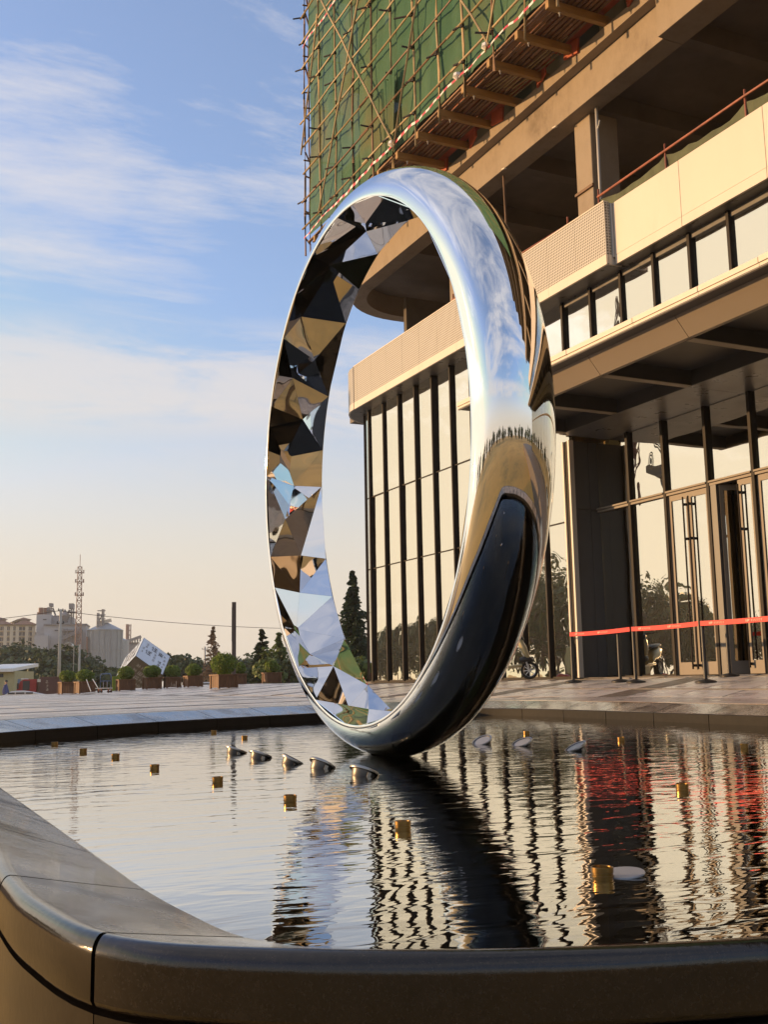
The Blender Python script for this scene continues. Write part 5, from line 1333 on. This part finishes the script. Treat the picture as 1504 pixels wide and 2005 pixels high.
MB().bar(T_.P(0, 0, zt_), T_.P(0, 0, T_.Z(1086)), .14).build('spire', rack_grey, tm)
for z in (1122, 1140, 1166):
    m = MB(); m.lathe(T_.P(0, 0, T_.Z(z)), [(hw+.25, 0), (hw+.25, .15)], 12); m.build('platform', rack_grey, tm)
    for a in (-1, 1): T_.bx('antenna', cream if z < 1130 else rack_grey, tm, a*(hw+.3)-.18, a*(hw+.3)+.18, -.3, .1, T_.Z(z+1), T_.Z(z-6))
# utility poles and the wires between them
def upole(px, yt, dep, r, label, arms=()):
    L = Local(px, dep); z1 = L.Z(yt)
    t = thing('utility_pole', L.P(0, 0, GZ), label, 'utility pole')
    MB().tube([L.P(0, 0, GZ-.3), L.P(0, 0, z1)], r*1.25, 12, r2=r*.85).build('shaft', pole_conc, t, smooth=True)
    for y, w in arms:
        MB().bar(L.P(-w, 0, L.Z(y)), L.P(w, 0, L.Z(y)), .08).build('crossarm', dark_steel, t)
        for a in (-1, 1): MB().lathe(L.P(a*w*.8, 0, L.Z(y)+.04), [(.03, 0), (.05, .06), (.04, .12), (.02, .15)], 8).build('insulator', window_dark, t)
    return L
L1 = upole(114, 1193, 84, .115, 'concrete utility pole with dark crossarm left of the first planter', ((1220.5, .28), (1196, .2)))
L2 = upole(153.5, 1262, 96, .10, 'thin pole right of the concrete utility pole', ())
L3 = upole(400.5, 1266, 170, .14, 'distant small pole left of the larch', ((1271, .5),))
def wire(pts, label, r=.022, grp='overhead wires'):
    o = MB().tube(pts, r, 5).build('overhead_wire', black_plastic); tag(o, label, 'wire', grp); return o
def sag(a, b, s, n=14): return [a.lerp(b, i/n)-V((0, 0, s*4*(i/n)*(1-i/n))) for i in range(n+1)]
pa = at(114, 1196, 84)
wire(sag(at(-260, 1222, 84), pa, .35), 'overhead wire left of the utility pole top')
wire(sag(pa, at(900, 1216, 120), 1.1), 'long overhead wire from the utility pole towards the ring')
lp = Local(142, 92); t = thing('street_lamp', lp.P(0, 0, GZ), 'thin street lamp with curved arm among the dark trees', 'street lamp')
MB().tube([lp.P(0, 0, GZ), lp.P(0, 0, lp.Z(1268)), lp.P(lp.X(139), 0, lp.Z(1260.5)), lp.P(lp.X(131), 0, lp.Z(1259)), lp.P(lp.X(124), 0, lp.Z(1262))], .05, 8).build('pole', pole_conc, t, smooth=True)
MB().lathe(lp.P(lp.X(139.5), -.1, lp.Z(1264)), [(.05, -.1), (.12, 0), (.05, .1)], 8).build('lamp_head', white_paint, t)
# ochre shed
Sh = Local(10, 96, turn=.35); sd = thing('shed', Sh.P(0, 0, GZ), 'low ochre shed with pale sloping roof at the left edge', 'shed')
Sh.bx('wall', shed_wall, sd, Sh.X(-40), Sh.X(27), 0, 5, GZ, Sh.Z(1314))
m = MB(); zr0, zr1 = Sh.Z(1315.5), Sh.Z(1304); a0, a1 = Sh.X(-42), Sh.X(33)
m.add([Sh.P(a0, -.5, zr0), Sh.P(a1-.3, -.5, zr0), Sh.P(a1, 5.4, zr1), Sh.P(a0, 5.4, zr1), Sh.P(a0, -.5, zr0+.28), Sh.P(a1-.3, -.5, zr0+.28), Sh.P(a1, 5.4, zr1+.28), Sh.P(a0, 5.4, zr1+.28)], [(0, 3, 2, 1), (4, 5, 6, 7), (0, 1, 5, 4), (1, 2, 6, 5), (2, 3, 7, 6), (3, 0, 4, 7)])
m.build('roof', white_paint, sd); w = Sh.bx('window', window_dark, sd, Sh.X(-3), Sh.X(5), -.05, .05, Sh.Z(1326), Sh.Z(1319)); Sh.bx('door', blue_paint, sd, Sh.X(24), Sh.X(27)+.02, .8, 1.6, GZ, Sh.Z(1330))
# red truck, brown cargo body
def wheels(L, t, spots, r, z, w=.22):
    for a, b in spots:
        o = MB().lathe(L.P(a, b, z+r), [(r*.62, -w/2), (r*.95, -w/2), (r, -w*.3), (r, w*.3), (r*.95, w/2), (r*.62, w/2)], 20, axis=L.T).build('wheel', rubber, t, smooth=40)
        MB().lathe(L.P(a, b, z+r), [(r*.6, -w*.42), (r*.15, -w*.5), (r*.15, w*.5), (r*.6, w*.42)], 14, axis=L.T).build('rim', alloy, o)
TR = Local(52, 76, turn=.12); tk = thing('red_truck', TR.P(0, 0, GZ), 'dark red truck cab facing left beyond the plaza edge', 'truck')
zt_ = TR.Z(1330); zf = GZ+.55; a0, a1 = TR.X(31), TR.X(70); wd = 1.9
prof = [(a0, zf), (a0, zf+.55), (a0+.30, zt_-.12), (a0+.55, zt_), (a1, zt_), (a1, zf)]
m = MB(); n = len(prof); m.add([TR.P(a, b, z) for b in (0, wd) for a, z in prof], [tuple(range(n)), tuple(range(n, 2*n))[::-1]]+[(i, n+i, n+(i+1) % n, (i+1) % n) for i in range(n)]); m.build('cab', truck_red, tk, bevel=.02)
m = MB(); m.add([TR.P(a0+.05+.0, b, zf+.62) for b in (.12, wd-.12)]+[TR.P(a0+.27, b, zt_-.16) for b in (wd-.12, .12)], [(0, 1, 2, 3)])
for v in m.v: v -= TR.S*.03
m.build('windscreen', window_dark, tk)
TR.bx('side_window', window_dark, tk, TR.X(44), TR.X(57), -.02, .01, zf+.62, zt_-.12); TR.bx('bumper', black_plastic, tk, a0-.08, a0+.2, -.03, wd+.03, zf-.2, zf+.1); TR.bx('roof_visor', white_paint, tk, a0+.3, a0+.62, .1, wd-.1, zt_+.005, zt_+.07)
TR.bx('mirror', black_plastic, tk, a0+.1, a0+.22, -.28, -.14, zf+.7, zf+1.1); TR.bx('chassis', black_plastic, tk, a0+.3, TR.X(112), .4, wd-.4, zf-.22, zf-.01)
wheels(TR, tk, [(a0+.65, .1), (a0+.65, wd-.1), (TR.X(100), .1), (TR.X(100), wd-.1)], .42, GZ)
TR.bx('cargo_body', truck_brown, tk, TR.X(75), TR.X(113), -.05, wd+.05, zf, TR.Z(1326), bevel=.015)
m = MB()
for k in range(7): TR.box(m, TR.X(76+5.6*k), TR.X(76.8+5.6*k), -.09, -.05, zf, TR.Z(1326))
m.build('cargo_rib', truck_brown, tk)
TR.bx('tank', alloy, tk, TR.X(71.5), TR.X(78), -.12, .3, TR.Z(1336), TR.Z(1330.5))
m = MB(); rr = random.Random(3)
for k in range(6):
    for j in range(3): TR.box(m, TR.X(87+rr.uniform(0, 4)), TR.X(89+rr.uniform(0, 4)), -.105, -.055, TR.Z(1334+k*3.4+j), TR.Z(1333.3+k*3.4+j))
m.build('painted_characters', cream, tk)
# white car roof below the plaza edge
CR_ = Local(40, 64, turn=.06); cr = thing('white_car', CR_.P(0, 0, GZ), 'white car of which only roof and windows rise over the plaza edge', 'car')
zr = CR_.Z(1352.3, 40); a0, a1 = CR_.X(14), CR_.X(78)
prof = [(a0-.5, GZ+.3), (a0-.5, GZ+.85), (a0-.1, GZ+.95), (a0+.25, zr-.03), (a0+.6, zr), (a1-1.0, zr), (a1-.5, zr-.08), (a1+.1, GZ+.95), (a1+1.0, GZ+.82), (a1+1.1, GZ+.4), (a1+1.0, GZ+.25)]
m = MB(); n = len(prof); m.add([CR_.P(a, b, z) for b in (0, 1.7) for a, z in prof], [tuple(range(n)), tuple(range(n, 2*n))[::-1]]+[(i, n+i, n+(i+1) % n, (i+1) % n) for i in range(n)]); m.build('body', car_white, cr, bevel=.03, smooth=30)
for q0, q1 in ((16, 29), (31, 47), (49.5, 63)): CR_.bx('window', window_dark, cr, CR_.X(q0), CR_.X(q1), -.012, .02, GZ+.98, zr-.10)
wheels(CR_, cr, [(a0+.3, .1), (a1, .1), (a0+.3, 1.6), (a1, 1.6)], .31, GZ, .2)
C2 = Local(402, 70); c2 = thing('parked_car', C2.P(0, 0, GZ), 'white car roof glimpsed between the sixth and the biggest planter', 'car')
m = MB(); zr = C2.Z(1335.5); a0, a1 = C2.X(385), C2.X(420)
prof = [(a0-1.2, GZ+.3), (a0-1.2, GZ+.8), (a0-.4, GZ+.9), (a0+.1, zr), (a1-.3, zr), (a1+.3, GZ+.9), (a1+1.1, GZ+.8), (a1+1.1, GZ+.3)]
n = len(prof); m.add([C2.P(a, b, z) for b in (0, 1.7) for a, z in prof], [tuple(range(n)), tuple(range(n, 2*n))[::-1]]+[(i, n+i, n+(i+1) % n, (i+1) % n) for i in range(n)]); m.build('body', car_white, c2, bevel=.03)
C2.bx('window', window_dark, c2, a0+.1, a1-.2, -.01, .02, GZ+.95, zr-.08); wheels(C2, c2, [(a0-.4, .1), (a1+.3, .1)], .31, GZ, .2)
# person walking at the left edge
Pn = Local(10.5, 66, turn=.3); zg = GZ+.05; pr_ = thing('person', Pn.P(0, 0, zg), 'person in blue shirt and dark trousers walking at the left edge', 'person')
Hh = Pn.Z(1331.5)-zg
me = bpy.data.meshes.new('body'); J = {}; vs_ = []; es = []; rad = []
def jv(n, a, b, z, r, par=None):
    J[n] = len(vs_); vs_.append(tuple(Pn.P(a*Hh, b*Hh, z*Hh)-V((pr_.location.x, pr_.location.y, 0)))); rad.append(r*Hh)
    if par: es.append((J[par], J[n]))
jv('pel', 0, 0, .53, .075); jv('waist', 0, 0, .62, .068, 'pel'); jv('chest', .0, 0, .74, .085, 'waist'); jv('neck', .005, 0, .845, .03, 'chest'); jv('headb', .01, 0, .885, .05, 'neck'); jv('headt', .01, 0, .96, .05, 'headb')
for s, f in ((-1, .09), (1, -.07)):
    q = 'l' if s < 0 else 'r'
    jv('hip'+q, 0, s*.05, .50, .058, 'pel'); jv('kn'+q, f*.7, s*.05, .28, .04, 'hip'+q); jv('an'+q, f*.9-.03, s*.05, .045, .026, 'kn'+q); jv('to'+q, f*.9+.06, s*.05, .02, .022, 'an'+q)
    jv('sh'+q, 0, s*.10, .80, .036, 'chest'); jv('el'+q, -f*.6, s*.125, .64, .027, 'sh'+q); jv('wr'+q, -f*.9+.04, s*.12, .50, .02, 'el'+q); jv('ha'+q, -f*.9+.06, s*.12, .45, .018, 'wr'+q)
me.from_pydata(vs_, es, []); o = bpy.data.objects.new('body', me); COL.objects.link(o)
md = o.modifiers.new('skin', 'SKIN'); 
for i, r in enumerate(rad): me.skin_vertices[0].data[i].radius = (r, r)
me.skin_vertices[0].data[0].use_root = True
o.modifiers.new('sub', 'SUBSURF').levels = 1
bpy.context.view_layer.update(); dg = bpy.context.evaluated_depsgraph_get(); em_ = bpy.data.meshes.new_from_object(o.evaluated_get(dg))
o.modifiers.clear(); o.data = em_; o.parent = pr_
for v in em_.vertices: v.co.z -= 0
em_.materials.clear()
for m_x in (trousers, shirt, skin): em_.materials.append(m_x)
for p in em_.polygons:
    z = p.center.z/Hh; ang = abs(p.center.x)+abs(p.center.y)
    p.material_index = 2 if z > .855 or (z < .50 and ang/Hh > .155) else (1 if z > .53 else 0); p.use_smooth = True
MB().lathe(Pn.P(.008*Hh, 0, zg+.95*Hh), [(.056*Hh, -.01*Hh), (.055*Hh, .02*Hh), (.03*Hh, .052*Hh), (0, .055*Hh)], 12, cap=False).build('hair', black_plastic, pr_, smooth=True)
Pn2 = at(12, 1358, 64)
# blue trolley with timber deck and white props leaning on the planter
B_ = Local(200, 51.5, turn=.25); pz_ = B_.Z(1356.5); tr_ = thing('platform_trolley', B_.P(0, 0, pz_), 'blue tubular trolley with pale wooden deck between two planters', 'trolley')
h_ = [B_.P(B_.X(194.5), .1, pz_+.13), B_.P(B_.X(194.5), .1, B_.Z(1322)), B_.P(B_.X(196.5), .1, B_.Z(1319.5)), B_.P(B_.X(213), .1, B_.Z(1319.5)), B_.P(B_.X(215.5), .1, B_.Z(1322)), B_.P(B_.X(215.5), .1, pz_+.13)]
m = MB().tube(h_, .022, 8)
for y in (1333.5,): m.tube([B_.P(B_.X(194.5), .1, B_.Z(y)), B_.P(B_.X(215.5), .1, B_.Z(y))], .018, 6)
for x in (201, 208): m.tube([B_.P(B_.X(x), .1, B_.Z(1333.5)), B_.P(B_.X(x), .1, B_.Z(1346))], .012, 6)
m.build('handle', blue_paint, tr_)
m = MB(); B_.box(m, B_.X(192.5), B_.X(219), -.6, .12, B_.Z(1348.6), B_.Z(1346.6)); m.build('deck', cream, tr_)
for a in (198, 217):
    for b in (-.5, 0): MB().tube([B_.P(B_.X(a), b, B_.Z(1348.6)), B_.P(B_.X(a), b, pz_+.06)], .025, 6).build('caster_leg', formwork, tr_)
for a in (198, 217):
    for b in (-.5, 0): MB().lathe(B_.P(B_.X(a), b, pz_+.06), [(.06, -.02), (.06, .02)], 12, axis=B_.T).build('wheel', rubber, tr_)
m = MB().tube([B_.P(B_.X(171.5), -.3, B_.Z(1330)), B_.P(B_.X(182.5), -.45, B_.Z(1353.5))], .018, 6).tube([B_.P(B_.X(181.5), -.1, B_.Z(1329)), B_.P(B_.X(194), -.3, B_.Z(1346))], .018, 6).tube([B_.P(B_.X(170), -.5, B_.Z(1356.5)), B_.P(B_.X(198), -.5, B_.Z(1354.5))], .02, 6)
ch_ = m.build('folding_frame', white_paint); tag(ch_, 'thin white folding frame leaning beside the blue trolley', 'frame')
gb = Local(227, 57); o = MB(); gb.box(o, gb.X(219), gb.X(235), 0, .5, gb.Z(1354), gb.Z(1324)); gbx = o.build('green_cabinet', leaf_shrub, None, bevel=.02); tag(gbx, 'green cabinet showing left of the third planter', 'cabinet')
# tilted cube sculpture with cut characters
CD = 104; k = CD/FPX; Mp = at(264.6, 1284, CD)
lat = (Mp-EYE); yaw = math.atan2(lat.x, lat.y); cS = V((cos(yaw), -sin(yaw), 0)); cT = V((sin(yaw), cos(yaw), 0)); cU = V((0, 0, 1))
def vec(x, y, z): return (cS*x-cU*y+cT*z)
A1 = vec(16.3, -37.8, 52.7).normalized(); D1 = vec(55, 34, 17); D1 = (D1-A1*D1.dot(A1)).normalized(); B1 = A1.cross(D1)
if B1.dot(vec(-39.5, 38.8, 37.5)) < 0: B1 = -B1
E_ = 66*k; cen = Mp+(A1+B1+D1)*E_/2
cu = thing('cube_sculpture', (cen+ (B1+D1-A1)*E_/2), 'big white cube sculpture balanced on one corner with dark cut characters', 'sculpture')
def face(name, o_, u_, v_, nrm, m): 
    return MB().obox(o_+(u_+v_)*E_/2-nrm*.03, u_*(E_/2), v_*(E_/2), nrm*.03).build(name, m, cu)
face('lettered_panel', Mp, A1, D1, -B1, cube_white); face('lettered_panel', Mp, A1, B1, -D1, cube_white); face('lower_panel', Mp, B1, D1, -A1, cube_shaded)
face('back_panel', Mp+A1*E_, B1, D1, A1, cube_white); face('back_panel', Mp+B1*E_, A1, D1, B1, cube_white); face('back_panel', Mp+D1*E_, A1, B1, D1, cube_shaded)
def glyph(o_, u_, v_, nrm, cu0, cv0, s, seed, m):
    """a strokes-built character filling a square of side s"""
    r_ = random.Random(seed); g = MB()
    def stroke(x0, y0, x1, y1, w=.11):
        p = o_+u_*(cu0+x0*s)+v_*(cv0+y0*s)+nrm*.012; q = o_+u_*(cu0+x1*s)+v_*(cv0+y1*s)+nrm*.012
        g.bar(p, q, w*s, .02, up=nrm)
    st = r_.choice([[(.1, .75, .9, .75), (.5, .95, .5, .1), (.15, .45, .85, .45), (.5, .5, .15, .1), (.5, .5, .85, .1)],
                    [(.15, .9, .05, .6), (.2, .7, .2, .05), (.4, .85, .95, .85), (.68, .95, .68, .1), (.4, .5, .95, .5), (.35, .1, 1, .1)],
                    [(.5, .95, .1, .55), (.5, .95, .9, .55), (.3, .5, .7, .5), (.5, .5, .5, .1), (.15, .08, .85, .08)],
                    [(.15, .9, .85, .9), (.15, .9, .15, .1), (.85, .9, .85, .1), (.15, .1, .85, .1), (.15, .5, .85, .5), (.5, .9, .5, .1)]])
    for a in st: stroke(*a)
    return g
VV = A1
big = [(.24, .62, .17, ink), (.40, .76, .19, ink), (.66, .66, .19, ink), (.25, .34, .19, ink), (.70, .28, .13, ink), (.70, .13, .13, ink)]
GL = [(.22, .40, .19, 1, ink), (.36, .70, .20, 3, ink), (.60, .66, .20, 2, ink), (.70, .36, .11, 4, ink), (.70, .22, .11, 5, ink), (.50, .42, .10, 6, ink_mid), (.50, .28, .10, 7, ink_mid),
      (.16, .78, .09, 8, ink_mid), (.16, .66, .08, 9, ink_mid), (.80, .74, .08, 10, ink_mid), (.84, .58, .08, 11, ink_mid), (.86, .42, .08, 12, ink_mid), (.84, .26, .08, 13, ink_mid), (.86, .14, .07, 14, ink_mid), (.08, .52, .08, 15, ink_mid), (.09, .36, .07, 16, ink_mid), (.36, .54, .08, 17, ink_mid), (.50, .56, .08, 18, ink_mid)]
for x, y, s, sd_, m_x in GL:
    glyph(Mp, D1, A1, -B1, x*E_, y*E_, s*E_, sd_, m_x).build('character', m_x, cu)
for i, (x, y, s) in enumerate([(.15+.2*a, .2+.19*b, .15) for a in range(4) for b in range(4)]): glyph(Mp, B1, A1, -D1, x*E_, y*E_, s*E_, 40+i, ink).build('character', ink_mid if i % 3 else ink, cu)
for i, (x, y, s) in enumerate([(.15+.2*a, .2+.19*b, .15) for a in range(4) for b in range(4)]): glyph(Mp, B1, D1, -A1, x*E_, y*E_, s*E_, 70+i, ink).build('character', ink_mid, cu)

# thin evening haze over the whole site
hzm = bpy.data.materials.new('haze'); hzm.use_nodes = True; hn = hzm.node_tree.nodes; hn.clear()
ho = hn.new('ShaderNodeOutputMaterial'); hv = hn.new('ShaderNodeVolumePrincipled'); hv.inputs['Color'].default_value = (0.92, 0.92, 0.93, 1)
hv.inputs['Density'].default_value = 0.00036; hv.inputs['Anisotropy'].default_value = 0.3
hzm.node_tree.links.new(hv.outputs[0], ho.inputs['Volume'])
tag(MB().box(-710, 710, -710, 710, GZ-2.5, 40).build('haze', hzm), kind='stuff')
# mobile crane on the open ground in front, seen mirrored in the entrance glass
RGE = 70
ct = mirror_at(1257, 585, RGE); cb = mirror_at(1213, 1318, RGE); cb.z = GZ+1.6
crn = thing('mobile_crane', (cb.x, cb.y, GZ), 'mobile crane with long lattice boom, mirrored in the entrance glass', 'crane')
d = (ct-cb); Lb = d.length; d.normalize(); u1 = d.cross(V((0, 0, 1))).normalized(); u2 = d.cross(u1)
bw = .26
for a, b in cor: MB().bar(cb+u1*(a*bw)+u2*(b*bw), ct+u1*(a*bw*.6)+u2*(b*bw*.6), .07).build('boom_chord', truck_brown, crn)
m = MB(); nl = int(Lb/.75)
for k in range(nl):
    p0, p1 = cb.lerp(ct, k/nl), cb.lerp(ct, (k+1)/nl); w0 = bw*(1-.4*k/nl)
    for j in range(4):
        (a, b), (c, e) = cor[j], cor[(j+1) % 4]
        if k % 2: a, b, c, e = c, e, a, b
        m.bar(p0+u1*(a*w0)+u2*(b*w0), p1+u1*(c*w0)+u2*(e*w0), .045)
m.build('boom_lacing', truck_brown, crn)
hk = mirror_at(1284, 930, RGE); hk.x, hk.y = ct.x+.0, ct.y-.9
MB().tube([ct, V((hk.x-.12, hk.y, hk.z))], .03, 5).tube([ct, hk], .03, 5).tube([ct, V((hk.x+.12, hk.y, hk.z))], .03, 5).build('hoist_rope', black_plastic, crn)
hb_ = MB(); hb_.box(hk.x-.4, hk.x+.4, hk.y-.3, hk.y+.3, hk.z-.7, hk.z); hb_.box(hk.x-.22, hk.x+.22, hk.y-.2, hk.y+.2, hk.z-1.3, hk.z-.7); hb_.tube([V((hk.x, hk.y, hk.z-1.3)), V((hk.x+.1, hk.y, hk.z-2.0)), V((hk.x-.1, hk.y, hk.z-2.2))], .07, 6)
hb_.build('hook_block', dark_steel, crn)
m = MB().box(cb.x-1.4, cb.x+1.4, cb.y-3, cb.y+4, GZ+.7, GZ+1.3); m.build('carrier', truck_red, crn, bevel=.05)
m = MB().box(cb.x-1.2, cb.x+1.2, cb.y-1.5, cb.y+2, GZ+1.3, GZ+3.1); m.build('cab', shed_wall, crn, bevel=.1)
for y in (-2.2, -.9, 2.2, 3.2):
    for s in (-1, 1): MB().lathe((cb.x+s*1.3, cb.y+y, GZ+.5), [(.3, -.15), (.5, -.15), (.5, .15), (.3, .15)], 18, axis=(1, 0, 0)).build('wheel', rubber, crn)
